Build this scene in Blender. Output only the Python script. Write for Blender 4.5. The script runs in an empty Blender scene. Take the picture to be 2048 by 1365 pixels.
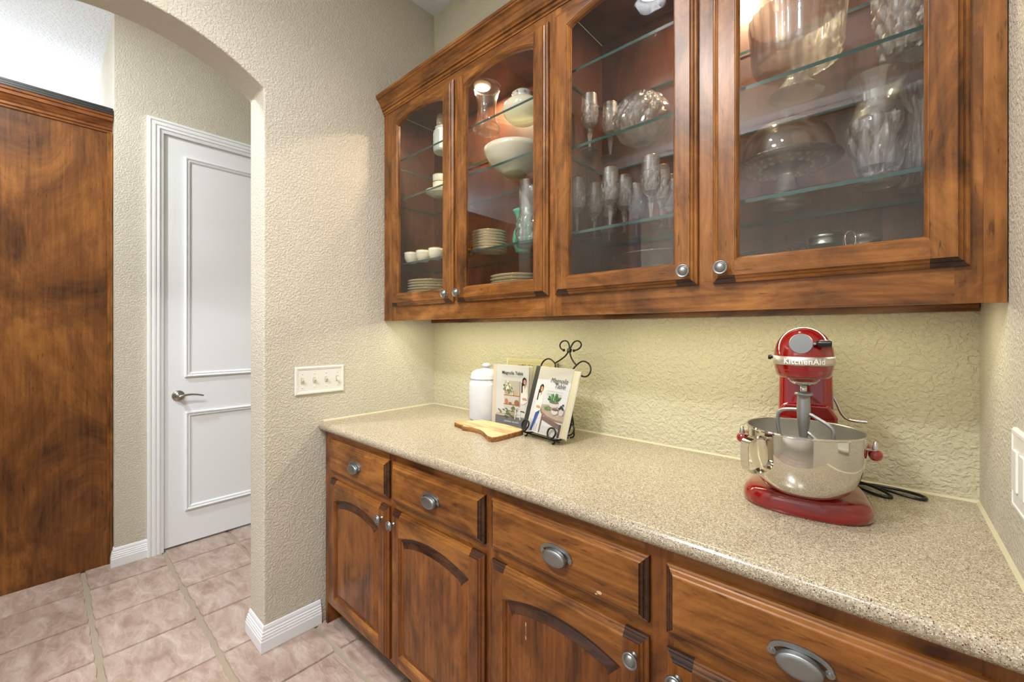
import bpy, bmesh, math, random
from mathutils import Vector, Matrix
from math import sin, cos, pi, radians, sqrt
random.seed(7)
S = bpy.context.scene
COL = S.collection

# ------------------------------------------------------------------ camera
H = 1.323
cd = bpy.data.cameras.new('camera'); cam = bpy.data.objects.new('camera', cd); COL.objects.link(cam)
cd.sensor_width = 36; cd.lens = 840/2048*36; cd.shift_y = -18.5/2048; cd.clip_start = .02
cam.location = (0, 0, H); cam.rotation_euler = (pi/2, 0, .728)
S.camera = cam
# ------------------------------------------------------------------ view, world
S.view_settings.view_transform = 'Standard'; S.view_settings.look = 'None'
S.view_settings.gamma = 1; S.view_settings.use_curve_mapping = False
S.view_settings.exposure = 0.0
S.cycles.transparent_max_bounces = 48; S.cycles.max_bounces = 20; S.cycles.transmission_bounces = 16; S.cycles.glossy_bounces = 6; S.cycles.diffuse_bounces = 5
w = bpy.data.worlds.new('world'); S.world = w; w.use_nodes = True
w.node_tree.nodes['Background'].inputs[0].default_value = (.93, .96, 1, 1)
w.node_tree.nodes['Background'].inputs[1].default_value = .75
# ------------------------------------------------------------------ lamps
def area(name, loc, size, power, col=(1,1,1), rot=(0,0,0), sy=None, spread=None):
    l = bpy.data.lights.new(name, 'AREA'); l.energy = power; l.color = col; l.size = size
    if sy: l.shape = 'RECTANGLE'; l.size_y = sy
    else: l.shape = 'DISK'
    if spread: l.spread = spread
    o = bpy.data.objects.new(name, l); o.location = loc; o.rotation_euler = rot; COL.objects.link(o); return o
CANS = [(-.965, .106), (-.2, -.35), (-2.5, -.55), (-.925, -.72)]  # last entry is an added wall-wash light
area('can_lamp', (CANS[0][0], CANS[0][1], 3.172), .10, 24, (1, .98, .95))
area('can_lamp', (CANS[1][0], CANS[1][1], 3.10), .13, 14, (1, .98, .96))
area('can_lamp', (CANS[3][0], CANS[3][1], 3.10), .32, 50, (1, .985, .975))  # added lamp out of view, brightens the upper left wall
area('can_lamp', (CANS[2][0], CANS[2][1], 3.10), .13, 42, (.96, .985, 1))
# fill areas added behind camera and in hall; daylight of room past the pantry
area('daylight_fill', (-.6, -2.9, 1.25), 3.6, 105, (.95, .975, 1), (radians(-99), 0, 0), 1.3)  # added soft fill standing in for window daylight
area('daylight_fill_hall', (-2.6, -2.9, 1.3), 1.3, 120, (.95, .975, 1), (radians(-96), 0, 0), 1.6)  # added fill to brighten the hall and its white door
area('window_light_far', (-5.2, -1.0, 2.6), 2.0, 70, (.97, .99, 1), (radians(180), 0, 0), 2.0)
# under-cabinet strips and the two puck lamps in the cabinets
WARM = (1, .95, .62)
for i, x in enumerate((-1.38, -.36)):
    area('strip_lamp', (x, 1.26, 1.393), .86, 2.7, WARM, (0, 0, 0), .03)
    area('puck_lamp', (x, 1.345, 2.437), .05, 8.0, (1, .76, .5))

# ------------------------------------------------------------------ materials
def lin(c): return tuple((x/255/12.92 if x <= 10 else ((x/255+.055)/1.055)**2.4) for x in c)
MATS = {}
def newmat(name):
    m = bpy.data.materials.new(name); m.use_nodes = True; nt = m.node_tree; MATS[name] = m
    return m, nt, nt.nodes['Principled BSDF'], lambda t: nt.nodes.new(t), nt.links.new
def simple(name, c, rough=.5, metal=0, coat=0, spec=.5):
    m, nt, b, N, L = newmat(name)
    b.inputs['Base Color'].default_value = (*lin(c), 1); b.inputs['Roughness'].default_value = rough
    b.inputs['Metallic'].default_value = metal; b.inputs['Coat Weight'].default_value = coat
    b.inputs['Coat Roughness'].default_value = .06; b.inputs['Specular IOR Level'].default_value = spec
    return m
def ramp(N, stops):
    r = N('ShaderNodeValToRGB'); cr = r.color_ramp
    while len(cr.elements) < len(stops): cr.elements.new(.5)
    for e, (p, c) in zip(cr.elements, stops): e.position = p; e.color = (*c, 1) if len(c) == 3 else c
    return r
def wood(name, axis, cols, rough=.32, scale=1., blotch=4.2, coat=.05, streak=.3):
    m, nt, b, N, L = newmat(name)
    tc = N('ShaderNodeTexCoord'); oi = N('ShaderNodeObjectInfo')
    mul = N('ShaderNodeMath'); mul.operation = 'MULTIPLY'; mul.inputs[1].default_value = 37
    L(oi.outputs['Random'], mul.inputs[0])
    add = N('ShaderNodeVectorMath'); L(tc.outputs['Object'], add.inputs[0]); L(mul.outputs[0], add.inputs[1])
    mp = N('ShaderNodeMapping'); L(add.outputs[0], mp.inputs[0])
    k = 75*scale; g = 3.5*scale
    mp.inputs['Scale'].default_value = {'X': (g, k, k), 'Y': (k, g, k), 'Z': (k, k, g)}[axis]
    n1 = N('ShaderNodeTexNoise'); n1.inputs['Scale'].default_value = 1; n1.inputs['Detail'].default_value = 5; n1.inputs['Distortion'].default_value = .6
    L(mp.outputs[0], n1.inputs['Vector'])
    mp2 = N('ShaderNodeMapping'); L(add.outputs[0], mp2.inputs[0])
    mp2.inputs['Scale'].default_value = {'X': (.45, 1, 1), 'Y': (1, .45, 1), 'Z': (1, 1, .45)}[axis]
    n2 = N('ShaderNodeTexNoise'); n2.inputs['Scale'].default_value = blotch*2; n2.inputs['Detail'].default_value = 8; n2.inputs['Roughness'].default_value = .68; n2.inputs['Distortion'].default_value = .9
    L(mp2.outputs[0], n2.inputs['Vector'])
    mx = N('ShaderNodeMix'); mx.inputs[0].default_value = streak
    L(n2.outputs[0], mx.inputs[2]); L(n1.outputs[0], mx.inputs[3])
    r = ramp(N, [(.36, lin(cols[0])), (.49, lin(cols[1])), (.66, lin(cols[2]))]); L(mx.outputs[0], r.inputs[0])
    # small dark flecks
    n3 = N('ShaderNodeTexNoise'); n3.inputs['Scale'].default_value = 3.2; n3.inputs['Detail'].default_value = 3
    mp3 = N('ShaderNodeMapping'); L(add.outputs[0], mp3.inputs[0])
    mp3.inputs['Scale'].default_value = {'X': (6, 40, 40), 'Y': (40, 6, 40), 'Z': (40, 40, 6)}[axis]
    L(mp3.outputs[0], n3.inputs['Vector'])
    r3 = ramp(N, [(.27, (.45, .42, .40)), (.36, (1, 1, 1))]); L(n3.outputs[0], r3.inputs[0])
    m2 = N('ShaderNodeMix'); m2.data_type = 'RGBA'; m2.blend_type = 'MULTIPLY'; m2.inputs[0].default_value = 1
    L(r.outputs[0], m2.inputs[6]); L(r3.outputs[0], m2.inputs[7]); L(m2.outputs[2], b.inputs['Base Color'])
    b.inputs['Roughness'].default_value = rough; b.inputs['Coat Weight'].default_value = coat; b.inputs['Coat Roughness'].default_value = .2; b.inputs['Specular IOR Level'].default_value = .35
    bp = N('ShaderNodeBump'); bp.inputs['Strength'].default_value = .12; bp.inputs['Distance'].default_value = .001
    L(n1.outputs[0], bp.inputs['Height']); L(bp.outputs[0], b.inputs['Normal'])
    return m
C_MAPLE = [(66, 37, 13), (120, 74, 30), (164, 108, 52)]
wv = wood('wood_upright', 'Z', C_MAPLE); wh = wood('wood_level', 'X', C_MAPLE)
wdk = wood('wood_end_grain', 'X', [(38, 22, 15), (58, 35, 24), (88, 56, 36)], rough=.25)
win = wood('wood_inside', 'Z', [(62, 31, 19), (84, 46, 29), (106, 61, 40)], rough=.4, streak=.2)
wlow = wood('wood_low_upright', 'Z', [(66, 34, 11), (112, 64, 25), (148, 92, 40)])
wloh = wood('wood_low_level', 'X', [(70, 38, 13), (124, 76, 31), (166, 110, 52)])
wpan = wood('wood_pantry', 'Z', [(62, 34, 11), (110, 66, 27), (158, 104, 48)], blotch=1.7, streak=.2, rough=.4, coat=.1)
wpay = wood('wood_pantry_trim', 'Y', [(66, 34, 14), (116, 68, 32), (150, 94, 50)])
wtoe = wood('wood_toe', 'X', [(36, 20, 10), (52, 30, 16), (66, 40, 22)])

def wall_mat(name, c, scale=62, strength=.55, lo=.42):
    m, nt, b, N, L = newmat(name)
    tc = N('ShaderNodeTexCoord')
    n = N('ShaderNodeTexNoise'); n.inputs['Scale'].default_value = scale; n.inputs['Detail'].default_value = 3; n.inputs['Distortion'].default_value = .5
    L(tc.outputs['Object'], n.inputs['Vector'])
    r = ramp(N, [(lo, (0, 0, 0)), (.62, (1, 1, 1))]); L(n.outputs[0], r.inputs[0])
    bp = N('ShaderNodeBump'); bp.inputs['Strength'].default_value = strength; bp.inputs['Distance'].default_value = .0028
    L(r.outputs[0], bp.inputs['Height']); L(bp.outputs[0], b.inputs['Normal'])
    n2 = N('ShaderNodeTexNoise'); n2.inputs['Scale'].default_value = 2.5; L(tc.outputs['Object'], n2.inputs['Vector'])
    cc = lin(c); r2 = ramp(N, [(.3, tuple(x*.965 for x in cc)), (.7, tuple(min(1, x*1.03) for x in cc))])
    L(n2.outputs[0], r2.inputs[0]); L(r2.outputs[0], b.inputs['Base Color']); b.inputs['Roughness'].default_value = .55
    b.inputs['Specular IOR Level'].default_value = .3
    return m
m_wall = wall_mat('wall_paint', (208, 202, 187), 125, .6)
m_wallb = wall_mat('wall_paint_trowelled', (206, 200, 174), 85, .75, .40)
m_ceil = wall_mat('ceiling_paint', (240, 245, 253), 80, .7)
m_white = simple('white_trim_paint', (238, 242, 247), .28)
m_plate = simple('switch_plastic', (232, 232, 228), .3)
m_toggle = simple('toggle_plastic', (222, 218, 196), .35)
m_chip = simple('bare_wood_chip', (206, 172, 134), .7)
m_caulk = simple('caulk', (206, 198, 168), .5)

def granite():
    m, nt, b, N, L = newmat('granite_composite')
    tc = N('ShaderNodeTexCoord')
    base = N('ShaderNodeTexNoise'); base.inputs['Scale'].default_value = 260; base.inputs['Detail'].default_value = 2
    L(tc.outputs['Object'], base.inputs['Vector'])
    r = ramp(N, [(.3, lin((140, 128, 109))), (.5, lin((166, 155, 134))), (.7, lin((188, 179, 158)))]); L(base.outputs[0], r.inputs[0])
    cur = r.outputs[0]
    for sc, off, thr, col in ((520, 0, .19, (86, 70, 62)), (430, 3, .20, (160, 130, 98)), (480, 7, .25, (222, 212, 192)), (400, 11, .10, (66, 58, 54))):
        v = N('ShaderNodeTexVoronoi'); v.inputs['Scale'].default_value = sc
        a = N('ShaderNodeVectorMath'); a.inputs[1].default_value = (off, off*1.3, off*.7); L(tc.outputs['Object'], a.inputs[0]); L(a.outputs[0], v.inputs['Vector'])
        lt = N('ShaderNodeMath'); lt.operation = 'LESS_THAN'; lt.inputs[1].default_value = .42; L(v.outputs['Distance'], lt.inputs[0])
        sp = N('ShaderNodeSeparateColor'); L(v.outputs['Color'], sp.inputs[0])
        l2 = N('ShaderNodeMath'); l2.operation = 'LESS_THAN'; l2.inputs[1].default_value = thr; L(sp.outputs[0], l2.inputs[0])
        mu = N('ShaderNodeMath'); mu.operation = 'MULTIPLY'; L(lt.outputs[0], mu.inputs[0]); L(l2.outputs[0], mu.inputs[1])
        mx = N('ShaderNodeMix'); mx.data_type = 'RGBA'; L(mu.outputs[0], mx.inputs[0]); L(cur, mx.inputs[6]); mx.inputs[7].default_value = (*lin(col), 1)
        cur = mx.outputs[2]
    L(cur, b.inputs['Base Color']); b.inputs['Roughness'].default_value = .22
    return m
m_gran = granite()

def tile_mat():
    m, nt, b, N, L = newmat('slate_tile')
    tc = N('ShaderNodeTexCoord'); oi = N('ShaderNodeObjectInfo')
    mul = N('ShaderNodeMath'); mul.operation = 'MULTIPLY'; mul.inputs[1].default_value = 50; L(oi.outputs['Random'], mul.inputs[0])
    add = N('ShaderNodeVectorMath'); L(tc.outputs['Object'], add.inputs[0]); L(mul.outputs[0], add.inputs[1])
    mp = N('ShaderNodeMapping'); mp.inputs['Scale'].default_value = (1.0, 2.4, 1); mp.inputs['Rotation'].default_value = (0, 0, .12); L(add.outputs[0], mp.inputs[0])
    n = N('ShaderNodeTexNoise'); n.inputs['Scale'].default_value = 7; n.inputs['Detail'].default_value = 8; n.inputs['Roughness'].default_value = .62; n.inputs['Distortion'].default_value = .7
    L(mp.outputs[0], n.inputs['Vector'])
    r = ramp(N, [(.28, lin((142, 119, 106))), (.45, lin((166, 144, 131))), (.58, lin((180, 161, 150))), (.75, lin((200, 188, 179)))]); L(n.outputs[0], r.inputs[0])
    # thin pale ridges
    v = N('ShaderNodeTexNoise'); v.inputs['Scale'].default_value = 8; v.inputs['Detail'].default_value = 7; v.inputs['Distortion'].default_value = 1.0; L(mp.outputs[0], v.inputs['Vector'])
    rr = ramp(N, [(.47, (0, 0, 0)), (.5, (1, 1, 1)), (.53, (0, 0, 0))]); L(v.outputs[0], rr.inputs[0])
    k = N('ShaderNodeMath'); k.operation = 'MULTIPLY'; k.inputs[1].default_value = .2; L(rr.outputs[0], k.inputs[0])
    mx = N('ShaderNodeMix'); mx.data_type = 'RGBA'; L(k.outputs[0], mx.inputs[0]); L(r.outputs[0], mx.inputs[6]); mx.inputs[7].default_value = (*lin((214, 202, 192)), 1)
    hs = N('ShaderNodeHueSaturation'); L(mx.outputs[2], hs.inputs['Color'])
    mr = N('ShaderNodeMapRange'); mr.inputs['To Min'].default_value = .93; mr.inputs['To Max'].default_value = 1.06; L(oi.outputs['Random'], mr.inputs['Value']); L(mr.outputs[0], hs.inputs['Value'])
    L(hs.outputs[0], b.inputs['Base Color']); b.inputs['Roughness'].default_value = .42
    bp = N('ShaderNodeBump'); bp.inputs['Strength'].default_value = .8; bp.inputs['Distance'].default_value = .008; L(v.outputs[0], bp.inputs['Height'])
    bp2 = N('ShaderNodeBump'); bp2.inputs['Strength'].default_value = .4; bp2.inputs['Distance'].default_value = .003; L(n.outputs[0], bp2.inputs['Height']); L(bp.outputs[0], bp2.inputs['Normal'])
    L(bp2.outputs[0], b.inputs['Normal'])
    return m
m_tile = tile_mat()
m_grout = simple('grout', (160, 148, 130), .9)

def pane_mat(name, tint, refl=1.0):
    m, nt, b, N, L = newmat(name); nt.nodes.remove(b)
    out = nt.nodes['Material Output']; lw = N('ShaderNodeLayerWeight'); lw.inputs[0].default_value = .5
    pw = N('ShaderNodeMath'); pw.operation = 'POWER'; pw.inputs[1].default_value = 5; L(lw.outputs['Facing'], pw.inputs[0])
    fr = N('ShaderNodeMath'); fr.operation = 'MULTIPLY_ADD'; fr.inputs[1].default_value = .96; fr.inputs[2].default_value = .026; L(pw.outputs[0], fr.inputs[0])
    tr = N('ShaderNodeBsdfTransparent'); tr.inputs[0].default_value = (*tint, 1)
    gl = N('ShaderNodeBsdfGlossy'); gl.inputs['Roughness'].default_value = 0.0; gl.inputs[0].default_value = (refl, refl, refl, 1)
    mx = N('ShaderNodeMixShader'); L(fr.outputs[0], mx.inputs[0]); L(tr.outputs[0], mx.inputs[1]); L(gl.outputs[0], mx.inputs[2]); L(mx.outputs[0], out.inputs[0])
    return m
m_pane = pane_mat('pane_glass', (.97, .98, .98))
m_shelf = pane_mat('shelf_glass', (.93, .965, .95), .8)
m_shedge = simple('shelf_glass_edge', (34, 66, 62), .12, 0, .3)
def crystal(name, tint=(1, 1, 1), refr=.45, sheen=.10, edge=.5):
    m, nt, b, N, L = newmat(name); nt.nodes.remove(b)
    out = nt.nodes['Material Output']
    tr = N('ShaderNodeBsdfTransparent'); tr.inputs[0].default_value = (*[.985*x for x in tint], 1)
    cur = tr.outputs[0]
    if refr:
        g = N('ShaderNodeBsdfGlass'); g.inputs['IOR'].default_value = 1.45; g.inputs['Roughness'].default_value = 0; g.inputs[0].default_value = (*tint, 1)
        mx = N('ShaderNodeMixShader'); mx.inputs[0].default_value = refr; L(cur, mx.inputs[1]); L(g.outputs[0], mx.inputs[2]); cur = mx.outputs[0]
    lw = N('ShaderNodeLayerWeight'); lw.inputs[0].default_value = .5
    pw = N('ShaderNodeMath'); pw.operation = 'POWER'; pw.inputs[1].default_value = 3.5; L(lw.outputs['Facing'], pw.inputs[0])
    ma = N('ShaderNodeMath'); ma.operation = 'MULTIPLY_ADD'; ma.inputs[1].default_value = edge; ma.inputs[2].default_value = .06; L(pw.outputs[0], ma.inputs[0])
    gs = N('ShaderNodeBsdfGlossy'); gs.inputs['Roughness'].default_value = .03
    m1 = N('ShaderNodeMixShader'); L(ma.outputs[0], m1.inputs[0]); L(cur, m1.inputs[1]); L(gs.outputs[0], m1.inputs[2])
    g2 = N('ShaderNodeBsdfGlossy'); g2.inputs['Roughness'].default_value = .42; g2.inputs[0].default_value = (*tint, 1)
    m2 = N('ShaderNodeMixShader'); m2.inputs[0].default_value = sheen; L(m1.outputs[0], m2.inputs[1]); L(g2.outputs[0], m2.inputs[2])
    L(m2.outputs[0], out.inputs[0]); return m
m_cryst = crystal('crystal', (1, 1, 1), .7, .05, .75); m_clear = crystal('clear_glass', (1, .995, .97), .25, .05, .9)
m_thin = crystal('thin_clear_glass', (1, .995, .97), 0, .015, .75)
m_pewter = simple('pewter', (150, 153, 154), .4, 1)
m_pewdk = simple('pewter_dark', (84, 86, 86), .38, 1)
m_nickel = simple('satin_nickel', (176, 172, 166), .18, 1)
m_steel = simple('polished_steel', (214, 212, 206), .07, 1)
m_steelin = simple('brushed_steel', (206, 204, 198), .38, 1)
m_alu = simple('burnished_aluminium', (168, 170, 172), .42, 1)
m_chrome = simple('chrome', (200, 200, 200), .08, 1)
m_silver = simple('silver_band', (214, 210, 204), .4, 1)
m_red = simple('red_enamel', (132, 5, 8), .12, 0, 1)
m_blackpl = simple('black_plastic', (14, 14, 15), .3)
m_iron = simple('wrought_iron', (26, 24, 22), .42, .4)
m_porc = simple('white_porcelain', (198, 200, 207), .12, 0, .6)
m_china = simple('cream_china', (222, 214, 190), .15, 0, .5)
m_gold = simple('gold_rim', (190, 140, 60), .22, 1)
m_green = simple('green_glaze', (96, 176, 146), .2, 0, .6)
m_milk = simple('milk_glass', (196, 200, 194), .22, 0, .3)
m_twig = simple('twig', (74, 46, 26), .8)
m_lid = simple('zinc_lid', (150, 148, 140), .3, 1)
m_page = simple('paper_pages', (238, 234, 220), .8)
m_lamp, _nt, _b, _N, _L = newmat('lamp_lens')
_b.inputs['Emission Color'].default_value = (1, .97, .92, 1); _b.inputs['Emission Strength'].default_value = 6
m_puck, _nt, _b, _N, _L = newmat('puck_lens')
_b.inputs['Emission Color'].default_value = (1, .78, .5, 1); _b.inputs['Emission Strength'].default_value = 14
def board_mat():
    m, nt, b, N, L = newmat('olive_wood')
    tc = N('ShaderNodeTexCoord'); mp = N('ShaderNodeMapping'); mp.inputs['Scale'].default_value = (3, 22, 22); L(tc.outputs['Object'], mp.inputs[0])
    n = N('ShaderNodeTexNoise'); n.inputs['Scale'].default_value = 1.6; n.inputs['Detail'].default_value = 3; n.inputs['Distortion'].default_value = 1.4; L(mp.outputs[0], n.inputs['Vector'])
    r = ramp(N, [(.3, lin((140, 96, 54))), (.42, lin((188, 148, 98))), (.6, lin((214, 188, 144))), (.75, lin((198, 158, 106)))]); L(n.outputs[0], r.inputs[0]); L(r.outputs[0], b.inputs['Base Color'])
    b.inputs['Roughness'].default_value = .45; return m
m_board = board_mat(); m_bark = wood('board_edge', 'X', [(86, 52, 26), (138, 92, 50), (176, 126, 74)], rough=.6, blotch=14)
def inkm(name, c): return simple('print_'+name, tuple(v*.88 for v in c), .35)

# ------------------------------------------------------------------ mesh helpers
class MB:
    def __init__(s): s.v = []; s.f = []; s.m = []; s.s = []; s.mats = []
    def mi(s, m):
        if m not in s.mats: s.mats.append(m)
        return s.mats.index(m)
    def face(s, pts, mat, smooth=False):
        b = len(s.v); s.v += [tuple(p) for p in pts]; s.f.append(tuple(range(b, b+len(pts)))); s.m.append(s.mi(mat)); s.s.append(smooth)
    def box(s, x0, y0, z0, x1, y1, z1, mat):
        b = len(s.v); s.v += [(x, y, z) for z in (z0, z1) for y in (y0, y1) for x in (x0, x1)]
        for f in ((0,2,3,1), (4,5,7,6), (0,1,5,4), (2,6,7,3), (0,4,6,2), (1,3,7,5)):
            s.f.append(tuple(b+i for i in f)); s.m.append(s.mi(mat)); s.s.append(False)
    def rings(s, rings, mat, closed=True, cap0=False, cap1=False, smooth=True, mats=None, wrap=False):
        b = len(s.v); n = len(rings[0])
        for r in rings: s.v += [tuple(p) for p in r]
        R = len(rings)
        for i in range(R if wrap else R-1):
            for j in range(n if closed else n-1):
                a = b+i*n; c = b+((i+1) % R)*n; k = (j+1) % n
                s.f.append((a+j, a+k, c+k, c+j)); s.m.append(s.mi(mats[j] if mats else mat)); s.s.append(smooth)
        if cap0: s.f.append(tuple(b+j for j in reversed(range(n)))); s.m.append(s.mi(mat)); s.s.append(False)
        if cap1: s.f.append(tuple(b+(R-1)*n+j for j in range(n))); s.m.append(s.mi(mat)); s.s.append(False)
    def lathe(s, prof, mat, n=32, o=(0,0,0), axis='Z', fn=None, cap=True, wrap=False, smooth=True):
        rg = []
        for i, (r, z) in enumerate(prof):
            ring = []
            for k in range(n):
                t = 2*pi*k/n; rr = r if fn is None else fn(r, z, t, i)
                a, b2, c = rr*cos(t), rr*sin(t), z
                p = {'Z': (a, b2, c), 'Y': (a, -c, b2), 'X': (c, a, b2)}[axis]   # 'Y': +z goes to -Y
                ring.append((p[0]+o[0], p[1]+o[1], p[2]+o[2]))
            rg.append(ring)
        s.rings(rg, mat, cap0=cap and prof[0][0] > 1e-4, cap1=cap and prof[-1][0] > 1e-4, wrap=wrap, smooth=smooth)
    def tube(s, pts, r, mat, n=8, closed=False, smoothp=0):
        P = [Vector(p) for p in pts]
        for _ in range(smoothp):
            Q = [] if closed else [P[0]]; m_ = len(P)
            for i in range(m_ if closed else m_-1):
                a, b = P[i], P[(i+1) % m_]; Q += [a*.75+b*.25, a*.25+b*.75]
            if not closed: Q.append(P[-1])
            P = Q
        rg = []; up = None; m_ = len(P)
        for i, p in enumerate(P):
            if closed: d = P[(i+1) % m_]-P[i-1]
            else: d = P[min(i+1, m_-1)]-P[max(i-1, 0)]
            d.normalize()
            if up is None: up = Vector((0, 0, 1)) if abs(d.z) < .9 else Vector((1, 0, 0))
            u = (up-d*up.dot(d)); u.normalize(); up = u; v = d.cross(u)
            rr = r(i/(m_-1)) if callable(r) else r
            rg.append([p+u*rr*cos(2*pi*k/n)+v*rr*sin(2*pi*k/n) for k in range(n)])
        s.rings(rg, mat, cap0=not closed, cap1=not closed, wrap=closed)
    def prism(s, poly, a, b, mat, axis='X', smooth=False):
        # poly of (p,q); axis X: (a,p,q)  Y: (p,a,q)  Z: (p,q,a)
        F = {'X': lambda t, p: (t, p[0], p[1]), 'Y': lambda t, p: (p[0], t, p[1]), 'Z': lambda t, p: (p[0], p[1], t)}[axis]
        s.rings([[F(a, p) for p in poly], [F(b, p) for p in poly]], mat, cap0=True, cap1=True, smooth=smooth)
    def sphere(s, c, r, mat, n=16, sz=1.):
        k = n//2
        s.lathe([(r*sin(pi*i/k)+1e-5, -r*sz*cos(pi*i/k)) for i in range(k+1)], mat, n, c)
    def build(s, name, parent=None, bevel=0, seg=2, weld=True, auto=False, kind=None):
        me = bpy.data.meshes.new(name); me.from_pydata(s.v, [], s.f)
        for m in s.mats: me.materials.append(m)
        me.polygons.foreach_set('material_index', s.m); me.polygons.foreach_set('use_smooth', s.s); me.update()
        bm = bmesh.new(); bm.from_mesh(me)
        if weld: bmesh.ops.remove_doubles(bm, verts=bm.verts, dist=1e-5)
        bmesh.ops.recalc_face_normals(bm, faces=bm.faces); bm.to_mesh(me); bm.free()
        if auto: me.set_sharp_from_angle(angle=radians(35))
        o = bpy.data.objects.new(name, me); COL.objects.link(o)
        if parent: o.parent = parent
        if bevel:
            md = o.modifiers.new('bevel', 'BEVEL'); md.width = bevel; md.segments = seg; md.limit_method = 'ANGLE'; md.angle_limit = radians(40)
        if kind: o['kind'] = kind
        return o
def tag(o, label=None, cat=None, group=None, kind=None):
    for k, v in (('label', label), ('category', cat), ('group', group), ('kind', kind)):
        if v: o[k] = v
    return o
def thing(name, label, cat, loc=(0,0,0), rz=0, group=None):
    o = bpy.data.objects.new(name, None); COL.objects.link(o); o.location = loc; o.rotation_euler = (0, 0, rz); o.empty_display_size = .05
    return tag(o, label, cat, group)
def struct(o): o['kind'] = 'structure'; return o
def copy_tree(o, parent=None):
    c = o.copy(); COL.objects.link(c); c.parent = parent
    for ch in list(o.children): copy_tree(ch, c)
    return c
def dup(o, loc, label, rz=None, scale=None):
    c = copy_tree(o); c.location = loc; c['label'] = label
    if rz is not None: c.rotation_euler = (0, 0, rz)
    if scale: c.scale = scale
    return c
def text_mesh(txt, size, shear=0, offset=0, align='CENTER', space=1):
    cu = bpy.data.curves.new('t', 'FONT'); cu.body = txt; cu.size = size; cu.shear = shear; cu.offset = offset
    cu.align_x = align; cu.space_character = space; cu.resolution_u = 3
    ob = bpy.data.objects.new('t', cu); COL.objects.link(ob)
    dg = bpy.context.evaluated_depsgraph_get(); me = bpy.data.meshes.new_from_object(ob.evaluated_get(dg))
    bpy.data.objects.remove(ob); bpy.data.curves.remove(cu); return me

XL, XR, YB, YE, ZC = -1.922, .166, 1.49, .614, 3.12
# ------------------------------------------------------------------ the setting
m = MB(); m.box(-7, -4, -.06, 2.4, 2.0, -.0055, m_grout); floor = struct(m.build('floor'))
# slate tiles one by one
tiles = []
for k in range(5):
    mb = MB(); random.seed(100+k); n = 9; hs = .1615; pts = []
    for side in range(4):
        for i in range(n):
            t = -1+2*i/n; hs = (.1655, .1590)[side % 2]; wob = (.0045, .0015)[side % 2]*(random.random()-.5)*2
            hb = (.1590, .1655)[side % 2]
            a, b = hs*t, hb-.0015+wob
            if i == 0: a, b = -hs+.005, hb-.004
            p = [(a, -b), (b, a), (-a, b), (-b, -a)][side]; pts.append(p)
    top = [(x*.985, y*.985, .001) for x, y in pts]; low = [(x, y, -.0065) for x, y in pts]
    mb.rings([low, top], m_tile, smooth=False); mb.face(top, m_tile)
    o = mb.build('tile', floor); tiles.append(o.data); bpy.data.objects.remove(o)
cnt = 0
for i in range(-5, 8):
    for j in range(-4, 3):
        cx = -2.37+.335*(i+.5); cy = .155+.333*(j+.5)
        if cx < -4.2: continue
        o = bpy.data.objects.new('tile', tiles[random.randrange(5)]); COL.objects.link(o); o.parent = floor
        o.location = (cx, cy, random.uniform(-.0008, .0008)); o.rotation_euler = (0, 0, random.choice((0, pi)))
m = MB(); hx0, hx1, hy0, hy1 = CANS[0][0]-.070, CANS[0][0]+.070, CANS[0][1]-.070, CANS[0][1]+.070
m.box(-7, -4, ZC, hx0, 2.0, ZC+.1, m_ceil); m.box(hx1, -4, ZC, 2.4, 2.0, ZC+.1, m_ceil); m.box(hx0, -4, ZC, hx1, hy0, ZC+.1, m_ceil); m.box(hx0, hy1, ZC, hx1, 2.0, ZC+.1, m_ceil)
struct(m.build('ceiling'))
# left wall with the arched doorway
def arch_pts(y0, y1, z0, rise, n=28):
    c = (y1-y0)/2; R = (c*c+rise*rise)/(2*rise); ym = (y0+y1)/2; zc = z0+rise-R; a = math.asin(c/R)
    return [(ym+R*sin(a-2*a*i/n), zc+R*cos(a-2*a*i/n)) for i in range(n+1)]
ap = arch_pts(-.236, YE, 2.332, .143)
m = MB()
# right pier, left pier, head strips
def quadface(poly, x, mat): m.face([(x, p[0], p[1]) for p in poly], mat)
outl = [(-1.6, 0), (-.236, 0)] + [(y, z) for y, z in reversed(ap)] + [(YE, 0), (1.62, 0), (1.62, ZC), (-1.6, ZC)]
m.rings([[(XL, p[0], p[1]) for p in outl], [(-2.09, p[0], p[1]) for p in outl]], m_wall, cap0=True, cap1=True, smooth=False)
wl = struct(m.build('wall_left', bevel=.006, seg=3))
m = MB(); m.box(XL-.1, YB, 0, XR+.15, YB+.12, ZC, m_wallb); struct(m.build('wall_back'))
m = MB(); m.box(XR, .45, 0, XR+.15, YB+.12, ZC, m_wall); struct(m.build('wall_right', bevel=.01, seg=3))
# hall wall that carries the white door
HX = -3.24
m = MB()
DY0, DY1, DZ = .49, 1.30, 2.512
for y0, y1, z0, z1 in ((.275, DY0-.012, 0, ZC), (DY1+.012, 2.0, 0, ZC), (DY0-.012, DY1+.012, DZ+.012, ZC)):
    m.box(HX-.14, y0, z0, HX, y1, z1, m_wall)
m.box(-6.9, .275, 0, HX-.14, .415, ZC, m_wall)
struct(m.build('wall_hall'))
m = MB(); m.box(-2.3, 1.88, 0, HX, 2.0, ZC, m_wall); m.box(-2.3, 1.5, 0, -2.09, 2.0, ZC, m_wall); struct(m.build('wall_hall_end'))
m = MB(); m.box(-7, -4, 0, -6.9, 2, ZC, m_ceil); struct(m.build('wall_far'))
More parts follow.
